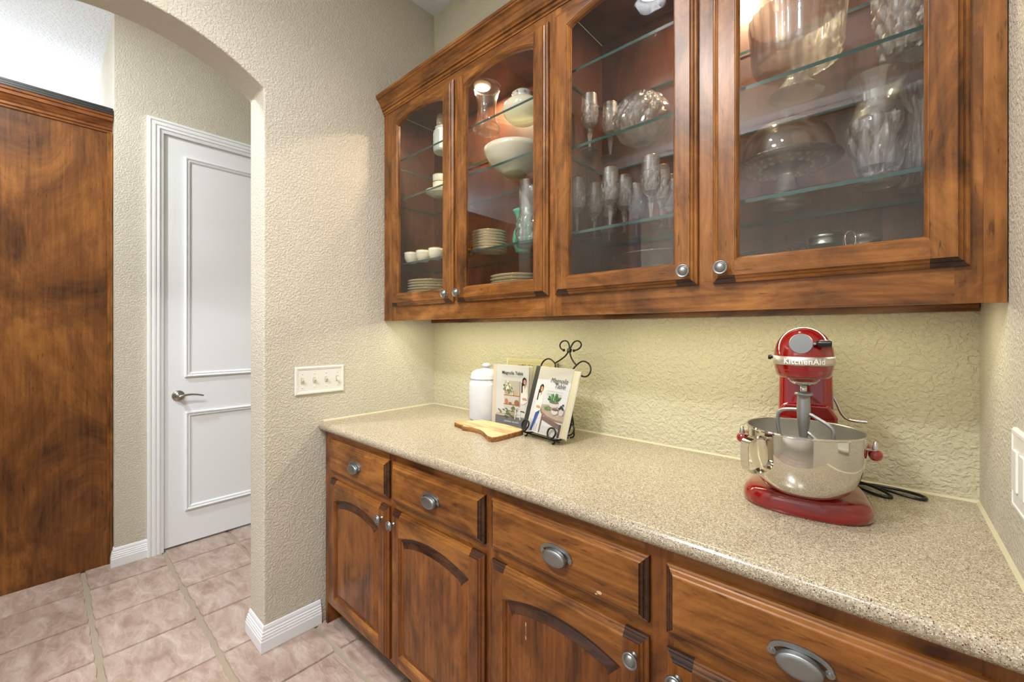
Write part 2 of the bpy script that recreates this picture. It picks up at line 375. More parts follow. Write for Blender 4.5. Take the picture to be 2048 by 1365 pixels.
# wall across the kitchen with a white cased opening (seen mirrored in the glass doors)
m = MB(); m.box(-2.9, -1.16, 0, -1.97, -1.04, ZC, m_wall); m.box(-1.97, -1.16, 2.74, 1.6, -1.04, ZC, m_wall); m.box(1.6, -1.16, 0, 2.4, -1.04, ZC, m_wall)
struct(m.build('wall_opposite'))
m = MB()
for k, (a, b) in enumerate(((0, .012), (.012, .02), (.035, .026), (.055, .02), (.075, .03))):
    wd = .022
    m.box(-2.06+a, -1.04, 0, -2.06+a+wd, -1.04+b, 2.83-a, m_white)
    m.box(-2.06+a, -1.04, 2.83-a-wd, 1.7, -1.04+b, 2.83-a, m_white)
struct(m.build('trim_1'))
m = MB(); m.box(-2.9, -4.1, 2.0, 2.4, -4, ZC, m_wall); struct(m.build('wall_added_header'))  # unseen header added to keep bright background out of the pane reflections
m = MB(); m.box(2.3, -4, 0, 2.4, 2, ZC, m_wall); struct(m.build('wall_kitchen_side'))
# stepped baseboards
BP = [(0, 0), (.014, 0), (.0155, .004), (.0155, .048), (.0135, .052), (.0135, .060), (.0115, .063), (.0115, .071), (.009, .074), (.009, .082), (.006, .085), (.006, .094), (.003, .104), (0, .106)]
m = MB()
m.rings([[(XL+p, YE+.0-p, z) for p, z in BP], [(XL+p, .846, z) for p, z in BP]], m_white, cap0=True, cap1=True, smooth=False)
m.rings([[(XL+p, YE-p, z) for p, z in BP], [(-2.09-p, YE-p, z) for p, z in BP]], m_white, cap0=True, cap1=True, smooth=False)
m.rings([[(-2.09-p, YE-p, z) for p, z in BP], [(-2.09-p, 1.88, z) for p, z in BP]], m_white, cap0=True, cap1=True, smooth=False)
struct(m.build('baseboard_left'))
m = MB(); m.rings([[(HX+p, .275-p, z) for p, z in BP], [(HX+p, .42, z) for p, z in BP]], m_white, cap0=True, cap1=True, smooth=False)
m.rings([[(HX+p, .275-p, z) for p, z in BP], [(HX-.03, .275-p, z) for p, z in BP]], m_white, cap0=True, cap1=True, smooth=False)
m.rings([[(HX+p, 1.38, z) for p, z in BP], [(HX+p, 1.88, z) for p, z in BP]], m_white, cap0=True, cap1=True, smooth=False)
struct(m.build('baseboard_hall'))
# door casing, mitred, ribbed
CP = [(0, 0), (0, .020), (.006, .023), (.014, .023), (.018, .018), (.024, .018), (.027, .022), (.037, .022), (.040, .017), (.046, .017), (.049, .020), (.056, .020), (.059, .014), (.070, .012), (.076, .010), (.078, 0)]
m = MB()
y0, y1, zt = DY0-.078+.002, DY1+.078-.002, DZ+.078
m.rings([[(HX+d, y0+a, 0) for a, d in CP], [(HX+d, y0+a, zt-a) for a, d in CP], [(HX+d, y1-a, zt-a) for a, d in CP], [(HX+d, y1-a, 0) for a, d in CP]], m_white, cap0=True, cap1=True, smooth=False)
m.box(HX-.14, DY0-.012, 0, HX+.002, DY0-.003, DZ+.012, m_white); m.box(HX-.14, DY1+.003, 0, HX+.002, DY1+.012, DZ+.012, m_white); m.box(HX-.14, DY0-.012, DZ+.003, HX+.002, DY1+.012, DZ+.012, m_white)
struct(m.build('trim_2'))
# the white door
m = MB(); m.box(HX-.045, DY0, .014, HX-.006, DY1, DZ, m_white)
d1 = struct(m.build('door_1'))
def pmould(y0, y1, z0, z1):
    q = MB(); P = [(-.0, 0), (.002, .012), (.008, .016), (.014, .012), (.018, .007), (.022, .011), (.027, .008), (.030, .003), (.032, .0)]
    X = HX-.0065
    R = []
    for a, d in P: R.append([(X+d, y0+a, z0+a), (X+d, y1-a, z0+a), (X+d, y1-a, z1-a), (X+d, y0+a, z1-a)])
    q.rings(R, m_white, smooth=False); return q
pmould(.592, 1.198, 1.04, 2.408).build('panel_moulding', d1); pmould(.594, 1.196, .214, .826).build('panel_moulding', d1)
m = MB(); X = HX-.006
m.lathe([(.033, 0), (.033, .004), (.030, .009), (.024, .012), (.013, .013), (.011, .03), (.010, .05)], m_nickel, 28, (0,0,0), 'X'); rose = m.build('handle_rose', d1); rose.location = (X, .562, .93)
m = MB(); m.tube([(.052, -.004, -.004), (.055, .01, .002), (.056, .04, .006), (.054, .08, .003), (.05, .118, -.008)], lambda t: .0085-.004*t, m_nickel, 8, smoothp=2)
lv = m.build('lever', d1); lv.location = (X, .562, .932)
m = MB(); m.box(HX-.03, DY0-.0025, .90, HX-.004, DY0+.0005, .96, m_nickel); m.build('latch_plate', d1)

# tall pantry partition left of the hall wall
pan = thing('pantry_partition', 'tall brown stained wood pantry panel left of the white door', 'wood panel', (-3.30, .26, 0))
def prel(mb, name, **k):
    for i, v in enumerate(mb.v): mb.v[i] = (v[0]+3.30, v[1]-.26, v[2])
    return mb.build(name, pan, **k)
m = MB(); m.box(-3.36, -1.6, 0, -3.30, .25, 2.46, wpan); prel(m, 'panel')
m = MB(); m.box(-3.36, .25, 0, -3.296, .272, 2.46, wv); m.box(-3.296, .262, 0, -3.288, .272, 2.46, wv); prel(m, 'edge_strip')
CR = [(0, 2.452), (.006, 2.452), (.008, 2.462), (.014, 2.466), (.014, 2.478), (.020, 2.484), (.034, 2.508), (.040, 2.512), (.040, 2.528), (.046, 2.532), (.046, 2.546), (0, 2.546)]
m = MB(); m.rings([[(-3.30+p, -1.6, z) for p, z in CR], [(-3.30+p, .272, z) for p, z in CR]], wpay, cap0=True, cap1=True, smooth=False); prel(m, 'crown')
m = MB(); 
for k in range(3): m.box(-3.34, -1.6, 2.546+.014*k, -3.25-.006*k, .272, 2.546+.014*k+.010, m_pewdk)
m.box(-3.34, -1.6, 2.546, -3.268, .272, 2.586, m_pewdk); prel(m, 'metal_ledge')

# caulk lines where counter meets wall
m = MB()
m.prism([(YB, .9139), (YB, .919), (YB-.005, .9139)], XL, XR, m_caulk, 'X')
m.prism([(XL, .9139), (XL+.005, .9139), (XL, .920)], .86, YB, m_caulk, 'Y')
m.prism([(XR, .9139), (XR, .920), (XR-.006, .9139)], .86, YB, m_caulk, 'Y')
struct(m.build('trim_3'))

# ------------------------------------------------------------------ recessed ceiling lights
def can(x, y, label, deep=False):
    t = thing('recessed_light', label, 'ceiling light', (x, y, ZC), 0)
    if deep:
        q = MB(); q.lathe([(.078, -.001), (.098, -.004), (.100, -.0005), (.078, 0.0)], m_white, 40, wrap=True, cap=False); q.build('trim_ring', t)
        q = MB(); q.lathe([(.0785, -.001), (.060, .060), (.063, .060), (.0815, -.001)], m_white, 40, wrap=True, cap=False); q.build('baffle', t)
        q = MB(); q.lathe([(.062, .058), (.0001, .058)], m_lamp, 40, cap=False); q.build('lens', t); return
    q = MB(); q.lathe([(.075, -.001), (.098, -.003), (.098, -.0), (.075, 0.0)], m_white, 32, wrap=True, cap=False); q.build('trim_ring', t)
    q = MB(); q.lathe([(.076, -.002), (.070, -.012), (.067, -.012), (.074, -.001)], m_white, 32, wrap=True, cap=False); q.build('baffle', t)
    q = MB(); q.lathe([(.067, -.006), (.0001, -.006)], m_lamp, 32, cap=False); q.build('lens', t)
can(*CANS[0], 'round recessed ceiling light mirrored in the third glass door', True)
can(*CANS[1], 'round recessed ceiling light above and behind the camera')
can(*CANS[3], 'added wide round ceiling light washing the left wall, nearest the cased kitchen opening')
bpy.data.objects['recessed_light.002'].scale = (2.4, 2.4, 1.3)  # body of the added wall-wash lamp, widened
can(*CANS[2], 'round recessed ceiling light over the hall past the arch')

# ------------------------------------------------------------------ cabinet doors, drawers, hardware
def knob(parent, x, z, y):
    q = MB(); q.lathe([(.0085, 0), (.0085, .002), (.006, .004), (.0055, .013), (.009, .016), (.0165, .0185), (.0178, .0205), (.0170, .0235), (.0150, .0238), (.0132, .0215), (.0122, .0215), (.0115, .0235), (.008, .0262), (.004, .0273), (.0001, .0276)], m_pewter, 28, (0,0,0), 'Y')
    o = q.build('knob', parent); o.location = (x, y, z); return o
def cup_pull(parent, x, z, y):
    root = MB()
    # flange: arched plate with ears
    W = .046
    def fl(k): 
        out = []
        for i in range(17):
            a = pi*i/16; out.append((W*cos(a)*k, .0245*sin(a)**.8*k))
        return out
    up = fl(1.0); lo = [(p[0]*.86, p[1]*.72-.002) for p in up]
    root.rings([[(p[0], 0, p[1]) for p in up], [(p[0], -.0035, p[1]) for p in up], [(p[0], -.0035, p[1]) for p in lo], [(p[0], 0, p[1]) for p in lo]], m_pewter, closed=False, wrap=True, smooth=False)
    for sx in (-1, 1):
        root.lathe([(.007, 0), (.007, .0035), (.0035, .004), (.003, .0055), (.0001, .006)], m_pewter, 14, (sx*.0405, 0, -.001), 'Y')
    fo = root.build('cup_pull', parent, auto=True); fo.location = (x, y, z)
    q = MB(); rg = []
    for k, (sc, dy) in enumerate(((1.0, 0), (1.0, -.005), (.99, -.011), (.955, -.0145), (.91, -.0162), (.6, -.0170), (.25, -.0172))):
        rg.append([(sc*.0350*cos(2*pi*i/32), dy, sc*.0205*sin(2*pi*i/32)-.005) for i in range(32)])
    q.rings(rg, m_pewter, cap0=True, cap1=True); b = q.build('cup', fo); return fo

EP = [(0, 0), (0, -.008), (.003, -.010), (.006, -.0105), (.0085, -.0125), (.010, -.0155), (.0135, -.0165), (.016, -.0185), (.017, -.021)]   # outer edge profile (inset, y)
def edge_ring(q, w, h, st, V, Hm, dark, split=True, dsides=False):
    xs = [0, st, w-st, w] if split else [0, w]
    def ring(ins, y):
        r = []
        fx = lambda x: min(max(x, ins), w-ins)
        for x in xs: r.append((fx(x), y, ins))
        for x in reversed(xs): r.append((fx(x), y, h-ins))
        return r
    if split: mats = [dark, Hm, dark, V, dark, Hm, dark, V]
    else: mats = [Hm, dark, Hm, dark]
    q.rings([ring(a, b) for a, b in EP], V, smooth=False, mats=mats)
    q.face([(0,0,0), (0,0,h), (w,0,h), (w,0,0)], V)
def arch_top(x0, x1, z0, rise, n=16):
    return [(x1+(x0-x1)*i/n, z0+rise*(1-(2*i/n-1)**2)) for i in range(n+1)]
def frame_door(name, parent, x, y, z, w, h, st, zt, rise, V, Hm, dark, glass, knobx, knobz, brail=None):
    """door frame with arched opening; local origin at its lower left back corner, front towards -Y"""
    t = .021; e = EP[-1][0]; rb = brail or st
    q = MB(); n = 16
    fr = -t
    oa = arch_top(st, w-st, zt, rise, n)
    # front faces: stiles, bottom rail, top rail
    q.face([(e, fr, e), (st, fr, e), (st, fr, h-e), (e, fr, h-e)], V)
    q.face([(w-st, fr, e), (w-e, fr, e), (w-e, fr, h-e), (w-st, fr, h-e)], V)
    q.face([(st, fr, e), (w-st, fr, e), (w-st, fr, rb), (st, fr, rb)], Hm)
    q.face([(w-st, fr, h-e), (st, fr, h-e)] + [(p[0], fr, p[1]) for p in reversed(oa)], Hm)
    # outer profile
    xs = [0, st, w-st, w]
    def ring(ins, yy):
        fx = lambda x_: min(max(x_, ins), w-ins)
        return [(fx(x_), yy, ins) for x_ in xs] + [(fx(x_), yy, h-ins) for x_ in reversed(xs)]
    q.rings([ring(a, b) for a, b in EP], V, smooth=False, mats=[dark, Hm, dark, V] + ([V, Hm, V] if glass else [dark, Hm, dark]) + [V])
    # inner profile around the opening
    def iring(ins, yy):
        pts = [(st+ins, rb+ins), (w-st-ins, rb+ins)]
        for (px, pz) in oa:
            pts.append((min(max(px, st+ins), w-st-ins), pz-ins))
        return [(p[0], yy, p[1]) for p in pts]
    IP = [(0, fr), (.0012, fr+.002), (.003, fr+.0022), (.006, fr+.006), (.008, fr+.010), (.008, 0)]
    q.rings([iring(a, b) for a, b in IP], V, smooth=False, mats=[Hm, V]+[Hm]*n+[V])
    # back
    q.face([(0,0,0), (st+.008,0,0), (st+.008,0,h), (0,0,h)], V); q.face([(w-st-.008,0,0), (w,0,0), (w,0,h), (w-st-.008,0,h)], V)
    q.face([(st,0,0), (w-st,0,0), (w-st,0,rb+.008), (st,0,rb+.008)], Hm)
    q.face([(w-st, 0, h), (st, 0, h)] + [(p[0], 0, p[1]-.008) for p in reversed(oa)], Hm)
    d = q.build(name, parent); d.location = (x, y, z)
    g = MB()
    if glass:
        pts = [(p[0], p[2]) for p in iring(.0075, 0)]
        g.prism(pts, -.011, -.008, m_pane, 'Y'); g.build('glass_pane', d)
    else:
        b0 = fr+.0095
        def pr(ins, yy): return [(p[0], yy, p[2]) for p in iring(ins, 0)]
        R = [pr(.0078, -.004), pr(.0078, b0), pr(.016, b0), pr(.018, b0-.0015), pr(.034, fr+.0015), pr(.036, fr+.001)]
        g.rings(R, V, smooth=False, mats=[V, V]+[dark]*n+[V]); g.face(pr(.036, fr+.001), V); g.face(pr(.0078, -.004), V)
        g.build('raised_panel', d)
    knob(d, knobx, knobz, -t)
    return d
def drawer(parent, x, y, z, w, h, pull=True):
    q = MB(); R = lambda ins, yy: [(ins, yy, ins), (w-ins, yy, ins), (w-ins, yy, h-ins), (ins, yy, h-ins)]
    q.rings([R(a, b) for a, b in EP], wloh, smooth=False, mats=[wloh, wdk, wloh, wdk])
    e = EP[-1][0]; q.face(R(e, -.021), wloh); q.face(R(0, 0), wloh)
    d = q.build('drawer', parent); d.location = (x, y, z)
    cup_pull(d, w/2+.002, h/2-.002, -.021); return d

DOORX = [(-1.836, -1.369), (-1.346, -.869), (-.840, -.375), (-.337, .118)]
# ---- wall cabinets
YU = 1.171; ZU0 = 1.378; ZU1 = 2.43
KN = [('R', 'R'), ('L', 'L'), ('R', 'R'), ('L', 'L')]
def shelf(zt, x0, x1, label):
    t = MB(); t.box(x0, 1.19, zt-.009, x1, 1.468, zt, m_shelf)
    o = t.build('glass_shelf'); me = o.data; me.materials.append(m_shedge)
    for p in me.polygons:
        if abs(p.normal.z) < .5: p.material_index = 1
    return tag(o, label, 'shelf')
CABX = [(-1.918, -.855), (-.855, XR-.003)]
SHZ = [(2.178, 1.982, 1.661), (2.203, 1.946, 1.659)]
for ci in range(2):
    x0, x1 = CABX[ci]
    cab = thing('wall_cabinet', ['left glass-fronted maple wall cabinet holding china and vases', 'right glass-fronted maple wall cabinet holding crystal and cake stands'][ci], 'cabinet', (x0, YU, ZU0))
    def rel(mb, name, par=cab, o=(x0, YU, ZU0), **k):
        for i, v in enumerate(mb.v): mb.v[i] = (v[0]-o[0], v[1]-o[1], v[2]-o[2])
        return mb.build(name, par, **k)
    xi0 = x0+.018; xi1 = x1-.018
    q = MB()
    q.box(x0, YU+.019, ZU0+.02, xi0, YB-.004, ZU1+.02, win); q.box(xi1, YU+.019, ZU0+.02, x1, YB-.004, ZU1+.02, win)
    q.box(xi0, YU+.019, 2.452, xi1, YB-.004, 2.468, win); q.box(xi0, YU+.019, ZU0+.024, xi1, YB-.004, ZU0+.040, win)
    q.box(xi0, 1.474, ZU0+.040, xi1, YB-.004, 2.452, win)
    rel(q, 'carcass')
    q = MB(); q.box(x0, YB-.022, ZU0-.006, x1, YB-.003, ZU0+.024, wh); rel(q, 'hanging_rail')
    # face frame: stiles and rails
    q = MB(); dl, dr = DOORX[2*ci], DOORX[2*ci+1]
    sl = (x0, dl[0]+.02); sm = (dl[1]-.012, dr[0]+.012); sr = (dr[1]-.02, x1-.001 if ci == 0 else x1-.028)
    if ci == 0: sr = (dr[1]-.02, x1)
    else: sl = (x0, dl[0]+.02)
    for a, b in (sl, sm, sr): q.box(a, YU, ZU0 if a != sm[0] else 1.455, b, YU+.019, ZU1+.02 if a != sm[0] else 2.3755, wv)
    q.box(sl[1], YU, ZU0, sr[0], YU+.019, 1.4555, wh); q.box(sl[1], YU, 2.375, sr[0], YU+.019, ZU1+.02, wh)
    rel(q, 'face_frame')
    if ci == 1:
        q = MB(); q.box(x1-.028, YU-.004, ZU0-.001, x1+.001, YU+.016, ZU1+.02, wv); rel(q, 'scribe_strip')
    for k in range(2):
        a, b = DOORX[2*ci+k]; w_ = b-a
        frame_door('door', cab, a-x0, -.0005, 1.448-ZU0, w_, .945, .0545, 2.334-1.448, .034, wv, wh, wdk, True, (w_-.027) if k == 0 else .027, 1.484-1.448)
    # light puck in the cabinet roof
    q = MB(); q.lathe([(.040, 0), (.040, -.008), (.034, -.012), (.034, -.0115), (.0001, -.0115)], m_white, 28, cap=False)
    o = q.build('puck_light', cab); o.location = ((x0+x1)/2-x0+(.006 if ci == 0 else -.01), 1.345-YU, 2.452-ZU0)
    q2 = MB(); q2.lathe([(.030, -.0125), (.0001, -.0127)], m_puck, 24, cap=False); q2.build('lens', o)
    # shelf pins
    for z in SHZ[ci]:
        for xx, d in ((xi0, 1), (xi1, -1)):
            for yy in (1.215, 1.43):
                q = MB(); q.box(xx, yy-.004, z-.017, xx+d*.008, yy+.004, z-.0095, m_clear); rel(q, 'shelf_pin')
    nm = ['left', 'right'][ci]
    for z, wd in zip(SHZ[ci], ('upper', 'middle', 'lower')):
        shelf(z, xi0+.002, xi1-.002, f'{wd} clear glass shelf with green edge in the {nm} wall cabinet')
    # light strip under the cabinet
    q = MB(); q.box(-.43, -.03, 0, .43, .03, .008, m_white)
    s_ = tag(q.build('light_strip'), f'slim white light strip under the {nm} wall cabinet', 'light'); s_.location = ((x0+x1)/2, 1.26, ZU0+.016)
# crown along the top of both cabinets
CRP = [(YU+.01, 2.425), (YU-.003, 2.425), (YU-.003, 2.432), (YU-.008, 2.436), (YU-.008, 2.446), (YU-.014, 2.448), (YU-.014, 2.456), (YU-.02, 2.462), (YU-.026, 2.478), (YU-.036, 2.492), (YU-.044, 2.496), (YU-.044, 2.502), (YU-.048, 2.504), (YU-.048, 2.514), (YU+.01, 2.514)]
m = MB(); m.rings([[(XL+.001, a, b) for a, b in CRP], [(XR-.001, a, b) for a, b in CRP]], wh, cap0=True, cap1=True, smooth=False)
tag(m.build('crown_moulding'), 'maple crown moulding along the top of the wall cabinets', 'moulding')

# ---- base cabinets
YF = .864
for ci in range(2):
    x0, x1 = CABX[ci][0]+(.012 if ci == 0 else 0), CABX[ci][1]
    cab = thing('base_cabinet', ['left maple base cabinet next to the white baseboard, two drawers over two doors', 'right maple base cabinet under the stand mixer, two drawers over two doors'][ci], 'cabinet', (x0, YF, 0))
    def rel(mb, name, par=cab, o=(x0, YF, 0), **k):
        for i, v in enumerate(mb.v): mb.v[i] = (v[0]-o[0], v[1]-o[1], v[2]-o[2])
        return mb.build(name, par, **k)
    q = MB(); q.box(x0, YF+.019, .10, x0+.018, YB-.004, .872, wlow); q.box(x1-.018, YF+.019, .10, x1, YB-.004, .872, wlow)
    q.box(x0+.018, YF+.019, .10, x1-.018, YB-.004, .118, wlow); q.box(x0+.018, YB-.02, .118, x1-.018, YB-.004, .872, wlow)
    q.box(x0+.018, YF+.019, .685, x1-.018, YB-.02, .70, wlow)
    rel(q, 'carcass')
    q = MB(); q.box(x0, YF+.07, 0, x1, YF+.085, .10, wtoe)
    if ci == 0: q.box(x0, YF+.0, 0, x0+.018, YF+.07, .10, wlow)
    rel(q, 'toe_kick')
    q = MB(); dl, dr = DOORX[2*ci], DOORX[2*ci+1]
    sl = (x0, dl[0]+.02); sm = (dl[1]-.012, dr[0]+.012); sr = (dr[1]-.02, x1)
    for a, b in (sl, sm, sr): q.box(a, YF, .10, b, YF+.019, .875, wlow)
    for za, zb in ((.10, .135), (.665, .722), (.835, .875)):
        q.box(sl[1], YF, za, sm[0], YF+.019, zb, wloh); q.box(sm[1], YF, za, sr[0], YF+.019, zb, wloh)
    rel(q, 'face_frame')
    for k in range(2):
        a, b = DOORX[2*ci+k]; w_ = b-a
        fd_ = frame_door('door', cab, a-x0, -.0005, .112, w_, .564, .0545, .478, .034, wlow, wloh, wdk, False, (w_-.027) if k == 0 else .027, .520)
        dr_ = drawer(cab, a-x0, -.0005, .706, w_, .142)
        if ci == 1 and k == 0:   # pale chips in the finish
            q = MB(); rr = random.Random(5)
            q.face([(.354+.0075*(.6+.4*rr.random())*cos(t*pi/5), -.02115, .0245+.0045*(.6+.5*rr.random())*sin(t*pi/5)) for t in range(10)], m_chip)
            q.face([(.346+.003*cos(t*pi/3), -.02115, .019+.002*sin(t*pi/3)) for t in range(6)], m_chip); q.build('finish_chip', dr_)
            q = MB()
            for zz in (.558, .523): q.face([(.137+.0016*cos(t*pi/4), -.02065, zz-.112+.0065*sin(t*pi/4)) for t in range(8)], m_chip)
            q.face([(.1375, -.02065, .420), (.1385, -.02065, .420), (.1375, -.02065, .440), (.1365, -.02065, .440)], m_chip)
            q.build('finish_chip', fd_)

# ---- worktop
m = MB(); pr = []
r = .0185; zc = .914-r
for i in range(13):
    a = pi/2+pi*i/12; pr.append((.836+r+r*cos(a), zc+r*sin(a)))
poly = [(YB-.001, .914)] + pr + [(YB-.001, .877)]
m.rings([[(XL+.002, a, b) for a, b in poly], [(XR-.001, a, b) for a, b in poly]], m_gran, cap0=True, cap1=True, smooth=False)
o = m.build('countertop', auto=True); o.data.polygons.foreach_set('use_smooth', [True]*len(o.data.polygons)); o.data.set_sharp_from_angle(angle=radians(30))
tag(o, 'beige speckled stone worktop with rounded front edge over the base cabinets', 'countertop')

# ------------------------------------------------------------------ switches
m = MB(); W, HH = .221, .124
def fr4(ins, d): return [(d, ins, ins), (d, W-ins, ins), (d, W-ins, HH-ins), (d, ins, HH-ins)]
m.rings([fr4(0, 0), fr4(0, .003), fr4(.003, .0065), (fr4(.008, .007)), fr4(.0095, .0055), fr4(.013, .0055), fr4(.0145, .0035), fr4(.016, .0035)], m_plate, smooth=False); m.face(fr4(.016, .0035), m_plate)
sw = thing('light_switch', 'white four-toggle switch plate on the left wall above the worktop end', 'switch', (XL+.0005, .734, 1.044))
m.build('wall_plate', sw)
for i in range(4):
    yc = .221*(i+.5)/4+(.0025*(1.5-i))
    q = MB(); q.box(.0034, yc-.0052, .050, .0042, yc+.0052, .074, m_pewdk); up = i < 3
    q.box(.0040, yc-.0045, .051, .0055, yc+.0045, .073, m_toggle)
    zt = .068 if up else .054
    q.prism([(.0055, .056), (.0055, .068), (.0155, zt+.003), (.0155, zt-.004)], yc-.0038, yc+.0038, m_toggle, 'Y'); q.build('toggle', sw)
    for zz in (.032, .092):
        q = MB(); q.lathe([(.003, .0034), (.003, .0044), (.0001, .0048)], m_plate, 10, (0, yc, zz), 'X'); q.build('screw', sw)
m = MB()
def fo(ins, d): return [(-d, ins, ins), (-d, .118-ins, ins), (-d, .118-ins, .135-ins), (-d, ins, .135-ins)]
m.rings([fo(0, 0), fo(0, .003), fo(.003, .0065), fo(.008, .007), fo(.0095, .0055)], m_plate, smooth=False); m.face(fo(.0095, .0055), m_plate)
ot = thing('wall_switch', 'white wall plate at the right edge on the side wall', 'switch', (XR-.0005, .985, 1.026))
m.build('wall_plate', ot)
for yy in (.034, .084):
    q = MB(); q.box(-.009, yy-.0165, .034, -.0054, yy+.0165, .101, m_plate); q.build('rocker', ot, bevel=.001)

# ------------------------------------------------------------------ canister
c = thing('canister', 'white lidded ceramic canister by the back wall left of the books', 'canister', (-1.404, 1.398, .914))
m = MB(); m.lathe([(.0001, .0), (.076, 0), (.081, .004), (.0835, .012), (.0845, .10), (.0845, .160), (.083, .169), (.079, .176), (.0765, .179), (.0765, .187), (.066, .190), (.066, .184), (.070, .180), (.078, .15), (.078, .012), (.0001, .008)], m_porc, 48, cap=False)
m.build('jar', c)
m = MB(); m.lathe([(.062, .1885), (.0770, .1885), (.0795, .191), (.0795, .196), (.0775, .199), (.0770, .206), (.0735, .217), (.062, .228), (.042, .2345), (.024, .237), (.014, .240), (.0125, .243), (.018, .246), (.024, .250), (.024, .254), (.017, .259), (.010, .2625), (.0001, .264)], m_porc, 48)
m.build('lid', c)

# ------------------------------------------------------------------ cutting board
Bx, By = -1.24, 1.22
out = [(-1.402, 1.217), (-1.405, 1.200), (-1.391, 1.187), (-1.345, 1.176), (-1.318, 1.174), (-1.310, 1.160), (-1.285, 1.166), (-1.250, 1.170), (-1.215, 1.166), (-1.175, 1.150), (-1.140, 1.128), (-1.112, 1.112), (-1.090, 1.110), (-1.080, 1.120), (-1.076, 1.180), (-1.075, 1.262), (-1.082, 1.281), (-1.100, 1.289), (-1.207, 1.306), (-1.295, 1.309), (-1.345, 1.300), (-1.362, 1.262), (-1.372, 1.236)]
bd = thing('cutting_board', 'live-edge olive wood cutting board lying in front of the books', 'board', (Bx, By, .914))
m = MB(); P = [(x-Bx, y-By) for x, y in out]
m.rings([[(x*.985, y*.985, 0) for x, y in P], [(x, y, .002) for x, y in P], [(x, y, .016) for x, y in P], [(x*.99, y*.985, .0185) for x, y in P]], m_bark, smooth=False, cap0=True)
m.face([(x*.99, y*.985, .0185) for x, y in P], m_board); m.build('board', bd)
BARK = None

# ------------------------------------------------------------------ books
def place(o, x, y, z, yaw, lean): 
    o.rotation_mode = 'QUATERNION'; o.location = (x, y, z)
    o.rotation_quaternion = (Matrix.Rotation(yaw, 4, 'Z') @ Matrix.Rotation(-lean, 4, 'X')).to_quaternion()
def book(name, label, w_, h_, t_, ccov, cspine, strip, pose):
    b = thing(name, label, 'book'); place(b, *pose)
    cov = simple('cover_'+str(len(bpy.data.materials)), tuple(v*.88 for v in ccov), .3); sp = simple('spine_'+str(len(bpy.data.materials)), cspine, .45)
    q = MB(); q.box(0, -.0, 0, w_, .0028, h_, cov); q.build('front_cover', b, bevel=.0006)
    q = MB(); q.box(0, t_-.0028, 0, w_, t_, h_, cov); q.build('back_cover', b, bevel=.0006)
    q = MB(); q.box(-.001, -.0004, -.0002, .003, t_+.0004, h_+.0002, sp)
    q.box(-.001, -.0006, -.0002, strip, -.0001, h_+.0002, sp); q.build('spine', b)
    q = MB(); q.box(.004, .003, .004, w_-.004, t_-.003, h_-.004, m_page); q.build('pages', b)
    return b
class Art:
    """flat cover print: polygons on the cover, stacked a hair apart"""
    def __init__(s): s.q = MB(); s.k = 0
    def P(s, pts, c):
        s.k += 1; y = -.0007-.00003*s.k; mm = MATS.get('print_%s' % (c,)) or inkm(str(c), c)
        s.q.face([(p[0], y, p[1]) for p in pts], mm)
    def E(s, cx, cz, rx, rz, c, n=18, rot=0):
        s.P([(cx+rx*cos(2*pi*i/n)*cos(rot)-rz*sin(2*pi*i/n)*sin(rot), cz+rx*cos(2*pi*i/n)*sin(rot)+rz*sin(2*pi*i/n)*cos(rot)) for i in range(n)], c)
    def R(s, x0, z0, x1, z1, c): s.P([(x0, z0), (x1, z0), (x1, z1), (x0, z1)], c)
def letter(parent, name, txt, size, x, z, mat, **k):
    me = text_mesh(txt, size, **k); me.materials.clear(); me.materials.append(mat)
    for v in me.vertices: v.co = Vector((v.co.x+x, -.0040, v.co.y+z))
    o = bpy.data.objects.new(name, me); COL.objects.link(o); o.parent = parent; return o
m_ink = simple('ink_black', (30, 30, 32), .5); m_inkg = simple('ink_grey', (120, 118, 114), .5); m_inkw = simple('ink_white', (225, 225, 222), .5)
